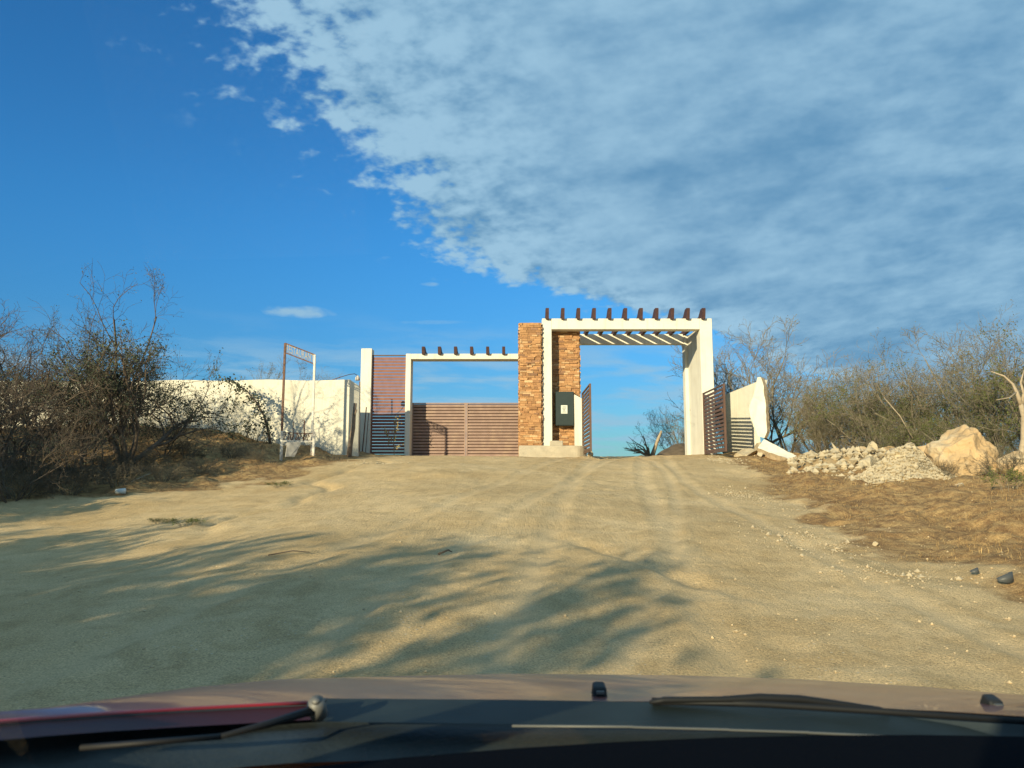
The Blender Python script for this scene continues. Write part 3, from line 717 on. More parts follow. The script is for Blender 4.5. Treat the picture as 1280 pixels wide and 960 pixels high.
def stones_stuff(name, spots, mat_, label, cat, seed):
    """many little stones as one object; spots: list of (x,y,z,r)"""
    R = random.Random(seed)
    base = [Vector(v).normalized() for v in ((1,0,.2),(-1,.1,.1),(0,1,0),(.1,-1,.1),(0,0,1),(0,.1,-1))]
    fc = [(0,2,4),(2,1,4),(1,3,4),(3,0,4),(2,0,5),(1,2,5),(3,1,5),(0,3,5)]
    v = []; f = []
    for x, y, z, r in spots:
        b = len(v); q = R.random() * 6.28; c, s_ = math.cos(q), math.sin(q)
        for d in base:
            k = r * R.uniform(0.65, 1.25); v.append((x + (d.x*c - d.y*s_) * k, y + (d.x*s_ + d.y*c) * k, z + d.z * k * 0.85))
        f += [tuple(b + i for i in t) for t in fc]
    me = bpy.data.meshes.new(name); me.from_pydata(v, [], f)
    o = link_mesh(name, me, mat_); return tag(o, label, cat, kind='stuff')
R = random.Random(9)
# heap of pale gravel left of the boulder
hc = P(1133, 598, 16.3); spots = []
hz = g(hc.x, hc.y)
mb = MB(); NH = 28
hv = []; hf = []
def heap_h(dx, dy):
    r = math.hypot(dx / 1.05, dy / 0.75); return max(-0.1, 0.40 * (1 - r**1.4) * (1 + 0.25 * math.sin(dx * 4 + 1) + 0.15 * math.sin(dy * 7)))
for j in range(NH + 1):
    for i in range(NH + 1):
        dx = (i / NH * 2 - 1) * 1.2; dy = (j / NH * 2 - 1) * 0.9
        hv.append((hc.x + dx, hc.y + dy, g(hc.x + dx, hc.y + dy) + heap_h(dx, dy) - .025 + R.uniform(-.012, .012)))
for j in range(NH):
    for i in range(NH): hf.append((j*(NH+1)+i, j*(NH+1)+i+1, (j+1)*(NH+1)+i+1, (j+1)*(NH+1)+i))
nb = len(hv)
for _ in range(2600):
    dx, dy = R.uniform(-1.2, 1.2), R.uniform(-.9, .9); h = heap_h(dx, dy)
    if h > -0.05 or R.random() < 0.15: spots.append((hc.x + dx, hc.y + dy, g(hc.x+dx, hc.y+dy) + max(h, 0) + 0.005, R.uniform(0.012, 0.045) if R.random() < 0.92 else R.uniform(0.05, 0.09)))
o = stones_stuff('gravel_heap', spots, M_ROCKW, 'heap of pale broken gravel left of the big boulder', 'gravel', 2)
import bmesh
bm = bmesh.new(); bm.from_mesh(o.data); bv = [bm.verts.new(v) for v in hv]
for f in hf: bm.faces.new([bv[k] for k in f])
bm.to_mesh(o.data); bm.free()
# crushed rubble between the rocks
spots = []
for _ in range(900):
    px_ = R.uniform(985, 1180); D_ = R.uniform(18.3, 20.5) if R.random() < .85 else R.uniform(17.2, 18.3); x = X(px_, D_, 575); r_ = R.uniform(.02, .13) if R.random() < .4 else R.uniform(.015, .05)
    k_ = (px_ - 985) / 195; bank = (0.08 + .34 * k_) * math.exp(-((D_ - 19.4) / 1.0)**2)
    spots.append((x, D_, g(x, D_) + bank + r_ * .3, r_))
stones_stuff('rubble_bank', spots, M_ROCKW, 'low bank of crushed pale rubble filling the gaps between the rocks on the right', 'rubble', 12)
mb = MB(); NX, NY = 60, 14; vs = []; fs = []
for j in range(NY + 1):
    for i in range(NX + 1):
        k_ = i / NX; D_ = 18.3 + 2.9 * j / NY; x = X(985 + 200 * k_, D_, 575)
        vs.append((x, D_, g(x, D_) - .06 + (0.10 + .34 * k_) * math.exp(-((D_ - 19.4) / 1.0)**2) * min(1, 6 * k_ + .05) * (1 if k_ < .95 else (1 - k_) * 20) + .05 * mnoise.noise(Vector((x * 3, D_ * 3, 0)))))
for j in range(NY):
    for i in range(NX): fs.append((j*(NX+1)+i, j*(NX+1)+i+1, (j+1)*(NX+1)+i+1, (j+1)*(NX+1)+i))
mb.add(vs, fs, True); tag(recenter(mb.build('earth_bank', mat('tan_earth', (0.36, 0.26, 0.14), .95, .3, 4, bump=.8, bscale=14), None, False)), 'low tan earth bank heaped under the row of rocks on the right', 'earth bank')
# scattered gravel on the road and shoulders
sx = []; Rn = np.random.RandomState(4)
N = 14000; yy = 3.2 + 20 * Rn.rand(N)**1.5; xx = (Rn.rand(N) * 2 - 1) * (0.75 * yy + 0.5)
edge = np.abs(road_sd(xx, yy)); keep = Rn.rand(N) < np.where(edge < 0.7, 1.0, 0.35) * np.where(xx > 1, 1.0, 0.5)
xx, yy = xx[keep], yy[keep]; zz = G(xx, yy)
rr = 0.004 + 0.013 * Rn.rand(len(xx))**6
stones_stuff('road_gravel', list(zip(xx, yy, zz + rr * 0.15, rr)), M_GRAV, 'small loose stones scattered over the dirt road', 'gravel', 6)
# pale rubble spill at the right foot of the gateway and on the left shoulder
spots = []
for cx_, cy_, sx_, sy_, n_ in ((*P(905, 583, 22.5)[:2], .5, 1.6, 500), (*P(465, 583, 22.0)[:2], .7, .6, 300), (*P(935, 615, 14.5)[:2], .35, 1.5, 260), (*P(1010, 660, 9.5)[:2], .5, .9, 260), (*P(1120, 705, 7.6)[:2], .6, .35, 120), (*P(745, 571, 24.3)[:2], .8, .4, 120)):
    for _ in range(n_):
        x, y = R.gauss(cx_, sx_ * .6), R.gauss(cy_, sy_ * .6); spots.append((x, y, g(x, y) + 0.004, R.uniform(.006, .04) if R.random() < .12 else R.uniform(.005, .016)))
stones_stuff('rubble_spill', spots, M_ROCKW, 'pale crushed rubble spilled along both shoulders of the road', 'rubble', 3)

# ------------------------------------------------------------------ trees and bushes
def plant_mesh(seed, H=4.0, stems=6, spread=0.5, levels=4, kids=(6, 6, 5), leaf=0, leafsize=0.035, r0=0.05, up=0.25, trunk_h=0.0, wig=0.16, lmin=0.55, twig=0.0035, clump=0.5, hang=0.0):
    """returns (wood mesh, leaf mesh or None); base at the origin, about H tall"""
    R = random.Random(seed); wv, wf, lv, lf = [], [], [], []
    def tube(pts, rads, n):
        b0 = len(wv)
        for i, p in enumerate(pts):
            d = (pts[min(i+1, len(pts)-1)] - pts[max(i-1, 0)]).normalized(); a = d.cross(Vector((0.31, 0.57, 0.43))).normalized(); b = d.cross(a)
            for k in range(n):
                t = 2*math.pi*k/n; q = p + (a*math.cos(t) + b*math.sin(t)) * rads[i]; wv.append((q.x, q.y, q.z))
        for i in range(len(pts)-1):
            for k in range(n): k2 = (k+1) % n; wf.append((b0+i*n+k, b0+i*n+k2, b0+(i+1)*n+k2, b0+(i+1)*n+k))
    def leafat(p, dens):
        for _ in range(dens):
            c = p + Vector((R.gauss(0,1), R.gauss(0,1), R.gauss(0,1))) * leafsize * 1.7
            a = Vector((R.gauss(0,1), R.gauss(0,1), R.gauss(0,1))).normalized() * leafsize * R.uniform(0.6, 1.3); b = a.cross(Vector((R.gauss(0,1), R.gauss(0,1), R.gauss(0,1))).normalized()) * 0.6
            i = len(lv); lv.extend([tuple(c - a), tuple(c + b), tuple(c + a), tuple(c - b)]); lf.append((i, i+1, i+2, i+3))
    def grow(p, d, L_, r, lev):
        ns = 6 if lev == 0 else 5 if lev == 1 else 4 if lev == 2 else 3
        pts = [p]; step = L_ / ns
        for i in range(ns):
            d = (d + Vector((R.gauss(0,1), R.gauss(0,1), R.gauss(0,1))) * wig * (1 + 0.3*lev) + Vector((0, 0, up * 0.15 - hang * (lev > 1) * 0.25))).normalized()
            p = p + d * step
            if p.z < 0.05: p.z = 0.05 + R.random() * .05; d.z = abs(d.z)
            pts.append(p)
        rend = max(twig * 0.7, r * (0.42 if lev < levels - 1 else 0.35))
        rads = [r + (rend - r) * i / ns for i in range(ns + 1)]
        tube(pts, rads, 6 if lev == 0 else 4 if lev == 1 else 3)
        if lev < levels - 1:
            k = kids[lev]; k = max(2, int(k * R.uniform(0.75, 1.25)))
            for j in range(k):
                t = (j + R.uniform(0.2, 1.0)) / k; t = 0.2 + 0.8 * min(t, 1); fi = t * ns; i = min(int(fi), ns - 1)
                q = pts[i].lerp(pts[i+1], fi - i); dd = (pts[i+1] - pts[i]).normalized()
                ax = Vector((R.gauss(0,1), R.gauss(0,1), R.gauss(0,1))).normalized(); side = dd.cross(ax).normalized()
                ang = R.uniform(0.45, 1.05); nd = (dd * math.cos(ang) + side * math.sin(ang) + Vector((0, 0, up * 0.35))).normalized()
                grow(q, nd, L_ * R.uniform(lmin - 0.12, lmin + 0.12) * (1.15 - 0.45 * t), max(twig, rads[i] * R.uniform(0.45, 0.65)), lev + 1)
        if leaf and lev >= levels - 2:
            cl = mnoise.noise(pts[-1] * 0.9 + Vector((seed, 0, 0)))
            if cl > -clump:
                for q in pts[1:]:
                    if R.random() < 0.8: leafat(q, max(1, int(leaf * (0.6 + max(0, cl)) * R.uniform(.6, 1.3) + 0.5)))
    for s_ in range(stems):
        a = 2*math.pi*(s_ + R.random() * 0.7) / stems; tilt = spread * R.uniform(0.35, 1.1)
        d = Vector((math.cos(a) * math.sin(tilt), math.sin(a) * math.sin(tilt), math.cos(tilt)))
        base = Vector((math.cos(a) * 0.12, math.sin(a) * 0.12, -0.15 + trunk_h))
        grow(base, d, H * R.uniform(0.50, 0.78), r0 * R.uniform(0.6, 1.0), 0)
    if trunk_h: tube([Vector((0,0,-0.2)), Vector((0.03,0.02,trunk_h*0.5)), Vector((0,0,trunk_h + .05))], [r0*2.0, r0*1.6, r0*1.5], 8)
    wm = bpy.data.meshes.new('branches'); wm.from_pydata(wv, [], wf); wm.polygons.foreach_set('use_smooth', [True]*len(wf))
    lm = None
    if lf: lm = bpy.data.meshes.new('foliage'); lm.from_pydata(lv, [], lf)
    return wm, lm
PROT = {}
def proto(key, wood, leafm, **kw):
    wm, lm = plant_mesh(**kw); wm.materials.append(wood)
    if lm: lm.materials.append(leafm)
    PROT[key] = (wm, lm)
def plant(key, x, y, s, rz, label, cat, group, name='bush', sz=None, dz=0.0):
    wm, lm = PROT[key]
    r = empty(name, (x, y, g(x, y) + dz), label, cat, group); r.rotation_euler = (0, 0, rz); r.scale = (s, s, sz or s)
    o = bpy.data.objects.new('branches', wm); COL.objects.link(o); o.parent = r
    if lm: o = bpy.data.objects.new('foliage', lm); COL.objects.link(o); o.parent = r
    return r
proto('bare', M_BARK, None, seed=1, H=4.2, stems=8, spread=0.75, levels=4, kids=(7, 7, 6), r0=0.045, up=0.2, wig=0.2, twig=0.004)
proto('bareB', M_BARK, M_LEAFD, seed=2, H=4.0, stems=9, spread=0.95, levels=4, kids=(7, 6, 6), leaf=1, leafsize=0.022, r0=0.04, up=0.1, wig=0.22, clump=0.1)
proto('tall', M_BARK, M_LEAFB, seed=3, H=5.8, stems=4, spread=0.20, levels=4, kids=(7, 7, 6), leaf=1, leafsize=0.022, r0=0.055, up=0.35, wig=0.17, lmin=0.5, clump=0.15)
proto('mesq', M_BARK, M_LEAFD, seed=15, H=3.3, stems=7, spread=0.68, levels=4, kids=(8, 7, 6), leaf=4, leafsize=0.026, r0=0.07, up=0.15, trunk_h=0.35, wig=0.2, clump=0.5)
proto('olive', M_BARKP, M_LEAFO, seed=5, H=4.0, stems=11, spread=0.8, levels=4, kids=(7, 6, 6), leaf=3, leafsize=0.026, r0=0.035, up=0.3, wig=0.17, clump=0.3)
proto('tan', M_BARKP, M_LEAFB, seed=6, H=4.0, stems=10, spread=0.7, levels=4, kids=(7, 7, 6), leaf=2, leafsize=0.022, r0=0.035, up=0.35, wig=0.16, clump=0.2)
proto('greybare', M_BARKP, M_LEAFB, seed=7, H=5.0, stems=7, spread=0.55, levels=4, kids=(7, 7, 6), leaf=1, leafsize=0.02, r0=0.06, up=0.35, wig=0.16, twig=0.006, clump=0.0)
proto('low', M_STRAWD, None, seed=8, H=1.3, stems=16, spread=1.2, levels=3, kids=(8, 7), r0=0.014, up=0.1, wig=0.25, twig=0.003)
proto('shade', M_BARK, M_LEAFD, seed=22, H=5.2, stems=9, spread=0.8, levels=4, kids=(7, 6, 5), leaf=5, leafsize=0.11, r0=0.09, up=0.2, trunk_h=0.3, wig=0.2, clump=0.55)
proto('small', M_BARKP, M_LEAFO, seed=12, H=0.5, stems=9, spread=0.8, levels=3, kids=(5, 4), leaf=2, leafsize=0.02, r0=0.006, up=0.3, twig=0.002)

def at(px, D): return X(px, D, 570), D
GL = 'bare thorny bushes on the left bank'; GR = 'bushes on the right bank'
# left thicket
LB = [('bare', -20, 17.5, 1.0, 0.3, 'dark bare thorn bush cut by the left edge of the frame'),
      ('bareB', 25, 19.0, 1.02, 1.9, 'dense dark bush second from the left edge, behind the front thorn bush'),
      ('bare', 60, 21.5, 1.12, 4.0, 'bare arching bush left of the tall thin tree'),
      ('bareB', 92, 18.2, .72, 5.2, 'low dark tangled bush in front of the tall thin tree'),
      ('bareB', 20, 15.6, .62, 3.4, 'low dark bush nearest the road at the left edge of the frame'),
      ('bare', -45, 22, 1.25, 2.4, 'tall bare bush at the back of the thicket by the left edge'),
      ('bareB', 120, 22.8, .95, 0.9, 'dark bush between the tall thin tree and the leafy thorn tree'),
      ('bareB', 205, 21.5, .42, 2.7, 'small dark bush under the right side of the leafy thorn tree'),]
for k, px, D, s, rz, lab in LB:
    x, y = at(px, D); plant(k, x, y, s, rz, lab, 'bush', GL)
x, y = at(104, 20.5); plant('tall', x, y, 1.04, 2.2, 'tallest thin bare tree rising above the left thicket', 'tree', 'thorn trees on the left bank', 'thorn_tree')
x, y = at(158, 19.6); plant('mesq', x, y, 1.14, 3.1, 'leafy thorn tree with a leaning trunk in front of the cream wall', 'tree', 'thorn trees on the left bank', 'thorn_tree', sz=1.28)
x, y = at(352, 28.6); plant('tan', x, y, .82, 2.0, 'round bush showing above the cream boundary wall behind the signboard frame', 'bush', None)
# more of the same bush belt further left and behind the camera: it shades the near road
SHADE = [('bareB', -13.5, 9.5, 1.0), ('mesq', -15.5, 13.0, 1.2), ('shade', -18.5, 15.0, 1.0), ('shade', -17.5, 9.0, .95), ('shade', -14.5, 10.5, .8),
         ('bareB', -4.4, -9.6, 1.05), ('bareB', -7.2, -7.6, 1.3), ('shade', -9.6, -5.6, 1.05), ('shade', -12.4, -4.2, .92), ('shade', -14.6, -2.2, .95), ('shade', -11.5, -10.5, 1.05),
         ('shade', -8.8, -2.0, .72), ('shade', -12.0, 1.5, .75), ('bareB', -0.8, -14.5, 1.1), ('mesq', -6.5, -12.5, 1.6), ('bareB', 1.8, -13.5, 1.15), ('shade', -17.5, -2.0, 1.05), ('mesq', -2.6, -12.0, 1.2), ('shade', -14.5, -8.0, 1.3)]
for i, (k, x, y, s) in enumerate(SHADE):
    plant(k, x, y, s, i * 1.7, 'thorn bush of the belt left of and behind the car, outside the picture', 'bush', 'thorn bushes beside and behind the car')
# right side
RB = [('greybare', 930, 31.5, 1.28, 0.3, 'tall bare grey tree directly behind the broken wall'),
      ('bareB', 912, 29.5, .82, 1.1, 'dark leafy bush between the gateway pillar and the broken wall'),
      ('greybare', 985, 28.5, .92, 2.2, 'bare brown bush right behind the leaning wall slab'),
      ('greybare', 1020, 27.0, .68, 4.4, 'low bare bush in the dip between the wall and the olive thicket'),
      ('tan', 1062, 25.5, .80, 0.8, 'brown bush at the left end of the olive thicket'),
      ('olive', 1095, 23.5, .84, 2.9, 'greenest bush, in the middle of the right thicket'),
      ('tan', 1140, 24.5, 1.0, 4.7, 'tan bush rising behind the greenest bush'),
      ('olive', 1175, 21.8, .86, 1.2, 'olive bush behind the big boulder'),
      ('greybare', 1222, 21.5, .92, 3.6, 'tall wispy bush with pale twigs, highest of the right thicket'),
      ('tan', 1262, 19.5, .98, 5.5, 'tan bush behind the white dead trunk'),
      ('olive', 1305, 18.5, 1.05, 0.2, 'olive bush cut by the right edge of the frame'),
      ('olive', 1240, 18.6, .52, 2.0, 'low olive bush between the boulder and the white dead trunk'),
      ('tan', 1030, 24.0, .42, 1.4, 'small dry bush left of the rubble row'),
      ('olive', 1130, 20.8, .50, 4.0, 'low olive bush directly behind the rubble row')]
for k, px, D, s, rz, lab in RB:
    x, y = at(px, D); plant(k, x, y, s, rz, lab, 'bush' if 'tree' not in lab else 'tree', GR)
for i in range(9):
    x, y = 11.5 + i * 2.1 + (i % 2), 27 + (i * 7 % 5) * 1.6 - i * 0.8
    plant(('tan', 'olive', 'greybare')[i % 3], x, y, .8 + .05 * (i % 4), i * 2.1, 'bush of the row growing behind the right thicket', 'bush', 'far bushes behind the right thicket')
x, y = at(862, 33.5); plant('tan', x, y, .85, 2.6, 'leafy grey bush beyond the crest, against the inside of the right portal pillar', 'bush', None)
x, y = at(1248, 15.6); plant('low', x, y, .75, 0.6, 'thin dry twig bush at the right foot of the boulder', 'bush', 'dry twig bushes')
x, y = at(1170, 16.0); plant('low', x, y, .50, 1.6, 'thin dry twig bush at the left foot of the boulder', 'bush', 'dry twig bushes')
x, y = at(1108, 17.5); plant('low', x, y, .38, 3.6, 'thin dry twig bush beside the smooth pale rock', 'bush', 'dry twig bushes')

# white dead trunk at the right edge
def tree_tubes(name, label, cat, base, limbs, mat_, group=None):
    r = empty(name, base, label, cat, group)
    for i, (pts, rads) in enumerate(limbs):
        mb = MB(); mb.tube(pts, rads, 8); mb.build('trunk' if i == 0 else 'branch', mat_, r)
    return r
D = 15.8
tree_tubes('dead_tree', 'bleached white dead trunk with a forked top at the right edge of the frame', 'dead tree', tuple(P(1272, 600, D)),
   [([P(1272, 604, D), P(1275, 580, D), P(1280, 550, D), P(1280, 520, D), P(1276, 505, D)], [.10, .08, .065, .055, .05]),
    ([P(1276, 506, D), P(1271, 490, D), P(1266, 480, D+.1), P(1255, 470, D+.1), P(1238, 464, D+.2)], [.05, .035, .025, .018, .008]),
    ([P(1276, 508, D), P(1280, 492, D), P(1276, 478, D), P(1280, 462, D)], [.045, .03, .02, .01]),
    ([P(1271, 490, D), P(1262, 497, D-.1), P(1245, 500, D-.2)], [.018, .01, .005])], M_DEAD)
# thin leaning bare sapling in the green bush
tree_tubes('bare_sapling', 'thin pale leaning sapling stem in front of the greenest bush', 'sapling', tuple(P(1140, 545, 20)), [([P(1141, 548, 20), P(1125, 520, 20), P(1105, 497, 20)], [.02, .014, .006])], M_DEAD)
# uprooted stump beyond the crest
D = 32.0; sb = P(812, 572, D); sb.z = g(sb.x, sb.y)
Rr = random.Random(3); limbs = [([sb + Vector((0,0,-.1)), P(820, 556, D), P(823, 548, D), P(827, 538.5, D)], [.12, .08, .065, .045])]
for i in range(9):
    a = -2.3 + i * 0.26; p = sb + Vector((0, 0, .15)); L_ = Rr.uniform(.5, 1.15)
    q = p + Vector((math.sin(a) * L_, Rr.uniform(-.3, .3), abs(math.cos(a)) * L_ * .7 + .15)); m1 = p.lerp(q, .5) + Vector((Rr.uniform(-.1,.1), Rr.uniform(-.1,.1), .1))
    limbs.append(([p, m1, q], [.05, .03, .01]))
    for j in range(3): limbs.append(([m1.lerp(q, j*.4), q + Vector((Rr.uniform(-.35,.2), Rr.uniform(-.2,.2), Rr.uniform(-.05,.35)))], [.015, .006]))
r = empty('uprooted_stump', tuple(sb), 'uprooted stump with splayed roots and one pale broken limb beyond the crest', 'stump')
mb = MB(); mb.tube(limbs[0][0], limbs[0][1], 8); mb.build('limb', M_DEAD, r)
mb = MB()
for pts, rads in limbs[1:]: mb.tube(pts, rads, 5)
mb.build('roots', M_BARKP, r)
# dirt mound beyond the crest
import bmesh
mc = P(845, 572, 31.5); mz = g(mc.x, mc.y); mb = MB(); vs = []; fs = []; NN = 20
for j in range(NN+1):
    for i in range(NN+1):
        dx, dy = (i/NN*2-1)*1.6, (j/NN*2-1)*1.0; rr_ = math.hypot((dx-.25)/1.3, dy/0.95)
        vs.append((mc.x + dx, mc.y + dy, g(mc.x+dx, mc.y+dy) + max(-.1, .72 * (1 - rr_**1.5)) + 0.06 * mnoise.noise(Vector((dx*3, dy*3, 2)))))
for j in range(NN):
    for i in range(NN): fs.append((j*(NN+1)+i, j*(NN+1)+i+1, (j+1)*(NN+1)+i+1, (j+1)*(NN+1)+i))
mb.add(vs, fs, True); M_MOUND = mat('mound_shaded_soil', (0.11, 0.085, 0.06), 0.95, 0.3, 5, bump=0.8, bscale=12)  # soil colour kept dark to stand in for the shadow behind the pillar
tag(recenter(mb.build('dirt_mound', M_MOUND)), 'heap of earth with painted-in shade beyond the crest beside the right portal pillar', 'mound')

# arching leafy creeper in front of the wall
def creeper():
    R = random.Random(2); D = 24.6
    r = empty('creeper_bush', tuple(P(318, 556, D)), 'arching dark leafy branch bending down in front of the cream wall', 'bush')
    main = [P(338, 560, D), P(336, 540, D), P(330, 520, D), P(320, 502, D), P(308, 488, D), P(292, 478, D), P(275, 472, D)]
    wood = MB(); lv, lf = [], []
    wood.tube(main, [.05, .045, .035, .03, .022, .015, .006], 6)
    def leaves(p, n, s_):
        for _ in range(n):
            c = p + Vector((R.gauss(0,1), R.gauss(0,1), R.gauss(0,1))) * s_
            a = Vector((R.gauss(0,1), R.gauss(0,1), R.gauss(0,1))).normalized() * .045; b = a.cross(Vector((R.gauss(0,1), R.gauss(0,1), R.gauss(0,1))).normalized()) * .8
            i = len(lv); lv.extend([tuple(c-a), tuple(c+b), tuple(c+a), tuple(c-b)]); lf.append((i,i+1,i+2,i+3))
    for i in range(len(main)-1):
        for k in range(7): leaves(main[i].lerp(main[i+1], k/7), 9, .10)
    for _ in range(14):
        i = R.randrange(len(main)-1); p = main[i].lerp(main[i+1], R.random()); d = Vector((R.uniform(-.7,.3), R.uniform(-.3,.3), R.uniform(-.5,.1))); pts = [p]
        for k in range(5): d = d + Vector((R.uniform(-.2,.2), R.uniform(-.1,.1), -.12)); p = p + d * .2; pts.append(p); leaves(p, 4, .07)
        wood.tube(pts, [.012,.01,.008,.006,.005,.004], 4)
    for _ in range(20):
        p = P(R.uniform(285, 335), R.uniform(545, 558), D); d = Vector((R.uniform(-.5,.5), R.uniform(-.3,.1), 1)).normalized(); pts = [p]
        for k in range(4): d = (d + Vector((R.uniform(-.3,.3), R.uniform(-.2,.2), 0))).normalized(); p = p + d * R.uniform(.12,.2); pts.append(p); leaves(p, 4, .08)
        wood.tube(pts, [.01,.008,.006,.005,.003], 4)
    wood.build('branches', M_BARK, r)
    me = bpy.data.meshes.new('foliage'); me.from_pydata(lv, [], lf); link_mesh('foliage', me, M_LEAFD, r)
creeper()

# ------------------------------------------------------------------ left bank fixtures
# letter frame (old entrance sign)
sD0, sD1 = 23.4, 23.5
TL, TR = P(356.5, 429, sD0), P(393.5, 443.5, sD1)
TL.z = max(TL.z, 0); 
r = empty('sign_frame', (TL.x, TL.y, g(TL.x, TL.y)), 'rusty arch sign frame with pale cut out letters between two thin posts', 'sign frame')
mb = MB(); mb.bar((TL.x, TL.y, g(TL.x, TL.y) - .3), TL, .06, .06, (1,0,0)); mb.build('post', M_RUST, r)
mb = MB(); mb.bar((TR.x, TR.y, g(TR.x, TR.y) - .3), TR, .06, .06, (1,0,0)); mb.build('post', M_WMET, r)
hgt = 0.29; dirn = (TR - TL); dirn.z = 0; Ls = dirn.length; dirn.normalize()
TR2 = Vector((TR.x, TR.y, TL.z)); zt_ = (TL.z + TR.z) / 2
ta = TL; tb = TR
mb = MB(); mb.bar(ta, tb, .035, .035); mb.build('top_bar', M_RUST, r)
mb = MB(); mb.bar(ta - Vector((0,0,hgt)), tb - Vector((0,0,hgt)), .035, .035); mb.build('lower_bar', M_RUST, r)
txt = 'RESTAURANT'
fcu = bpy.data.curves.new('t', 'FONT'); fcu.body = txt; fcu.size = 0.34; fcu.extrude = 0.01; fcu.align_x = 'CENTER'; fcu.align_y = 'CENTER'; fcu.space_character = 1.05; fcu.offset = 0.002
to = bpy.data.objects.new('t', fcu); COL.objects.link(to)
bpy.context.view_layer.update()
tm = bpy.data.meshes.new_from_object(to.evaluated_get(bpy.context.evaluated_depsgraph_get())); bpy.data.objects.remove(to)
xs_ = [v.co.x for v in tm.vertices]; wdt = max(xs_) - min(xs_)
slope = (tb.z - ta.z) / Ls
mid = (ta + tb) / 2 - Vector((0, 0, hgt / 2)); kx = (Ls * 0.93) / wdt
for v in tm.vertices:
    u_, w_, e_ = v.co.x * kx, v.co.y, v.co.z
    v.co = mid + dirn * u_ + Vector((0, 0, w_ + u_ * slope)) + Vector((dirn.y, -dirn.x, 0)) * e_
tm.name = 'lettering'; link_mesh('lettering', tm, mat('weathered_letter_steel', (0.36, 0.34, 0.30), .7, .3, 12, dirt=(.2, .12, .08, .7), dscale=6), r)
# low ornamental railing under it
r = empty('railing', tuple(P(372, 570, 23.0)), 'low pale ornamental metal railing with scrolls between the sign posts', 'railing')
a, b_ = P(351.5, 570, 22.9), P(391.5, 570, 23.1)
def rp(t, z): p = a.lerp(b_, t); return Vector((p.x, p.y, z))
z_t, z_m = Z(541, 23.0), Z(551.5, 23.0)
for t in (0, 1):
    mb = MB(); mb.bar(rp(t, g(*rp(t, 0)[:2]) - .1), rp(t, z_t + .05), .07, .07, (1,0,0)); mb.build('post', M_WMET, r)
mb = MB(); mb.bar(rp(0, z_m), rp(1, z_m), .05, .05); mb.build('rail', M_WMET, r)
mb = MB(); mb.bar(rp(0.03, z_t), rp(0.97, z_t - 0.02), .025, .025)
for i in range(7):
    c = (i + .7) / 8.2; pts = []
    for k in range(13):
        an = k / 12 * math.pi * 1.6 + (i % 2) * math.pi; rad = .05 + .055 * k / 12; pts.append(rp(c + math.cos(an) * rad / 1.1, (z_t + z_m) / 2 + math.sin(an) * rad * (1.0)))
    mb.tube(pts, .011, 5)
    mb.tube([rp(c - .03, z_m), rp(c + .035, z_t)], .012, 5)
mb.tube([rp(.35, z_m), rp(.34, z_t + .33)], .012, 5); mb.tube([rp(.68, z_m), rp(.70, z_t + .05), rp(.68, z_t + .2), rp(.70, z_t + .36), rp(.62, z_t + .38)], [.03, .02, .025, .02, .01], 5)
mb.build('scrolls', M_RUST, r)
slab('board', [P(357, 571, 21.9), P(368, 571, 22.1), P(377, 553, 22.3), P(359, 553, 22.1)], -0.03, M_PLANK, 'pale grey board leaning under the low railing', 'board')
# leaning post, thin poles, wall lamp, wires
mb = MB(); D = 25.0
mb.tube([P(435.5, 577, D), P(438, 555, D), P(441.5, 535, D), P(442.5, 518, D), P(444, 504, D)], [.085, .08, .07, .06, .055], 7); mb.tube([P(442, 522, D), P(446, 512, D - .05)], [.04, .025], 5)
tag(recenter(mb.build('fence_post', M_POSTW)), 'crooked grey wooden fence post in front of the return wall', 'post')
for i, (x0, x1, y1, r_, lab) in enumerate(((452, 458, 509, .022, 'thicker of the two dark poles leaning in front of the tall pylon'), (456, 461, 516, .014, 'thinner of the two dark poles leaning in front of the tall pylon'))):
    mb = MB(); mb.tube([P(x0, 575, 27.9), P(x1, y1, 28.1)], r_, 6)
    tag(recenter(mb.build('leaning_pole', M_RUST)), lab, 'pole', 'poles leaning on the pylon')
mb = MB(); D = 27.0
mb.tube([P(449, 576, D), P(449.6, 520, D), P(449.8, 477, D)], .022, 6)
tag(recenter(mb.build('steel_pipe', M_RUST)), 'thin upright pipe at the corner between the return wall and the pylon', 'pipe')
lmp = empty('wall_lamp', tuple(P(447, 474, 26.4)), 'small hanging lamp on a thin curved bracket above the return wall', 'lamp')
mb = MB(); mb.tube([P(415, 475, 25.7), P(425, 471.5, 25.8), P(436, 468.2, 26), P(443, 467.2, 26.3), P(447, 469.5, 26.4)], .012, 5); mb.build('bracket', M_RUST, lmp)
mb = MB(); mb.tube([P(447, 469.5, 26.4), P(447, 471.5, 26.4), P(447, 475.5, 26.4)], [.03, .075, .085], 10); mb.build('shade', M_WMET, lmp)
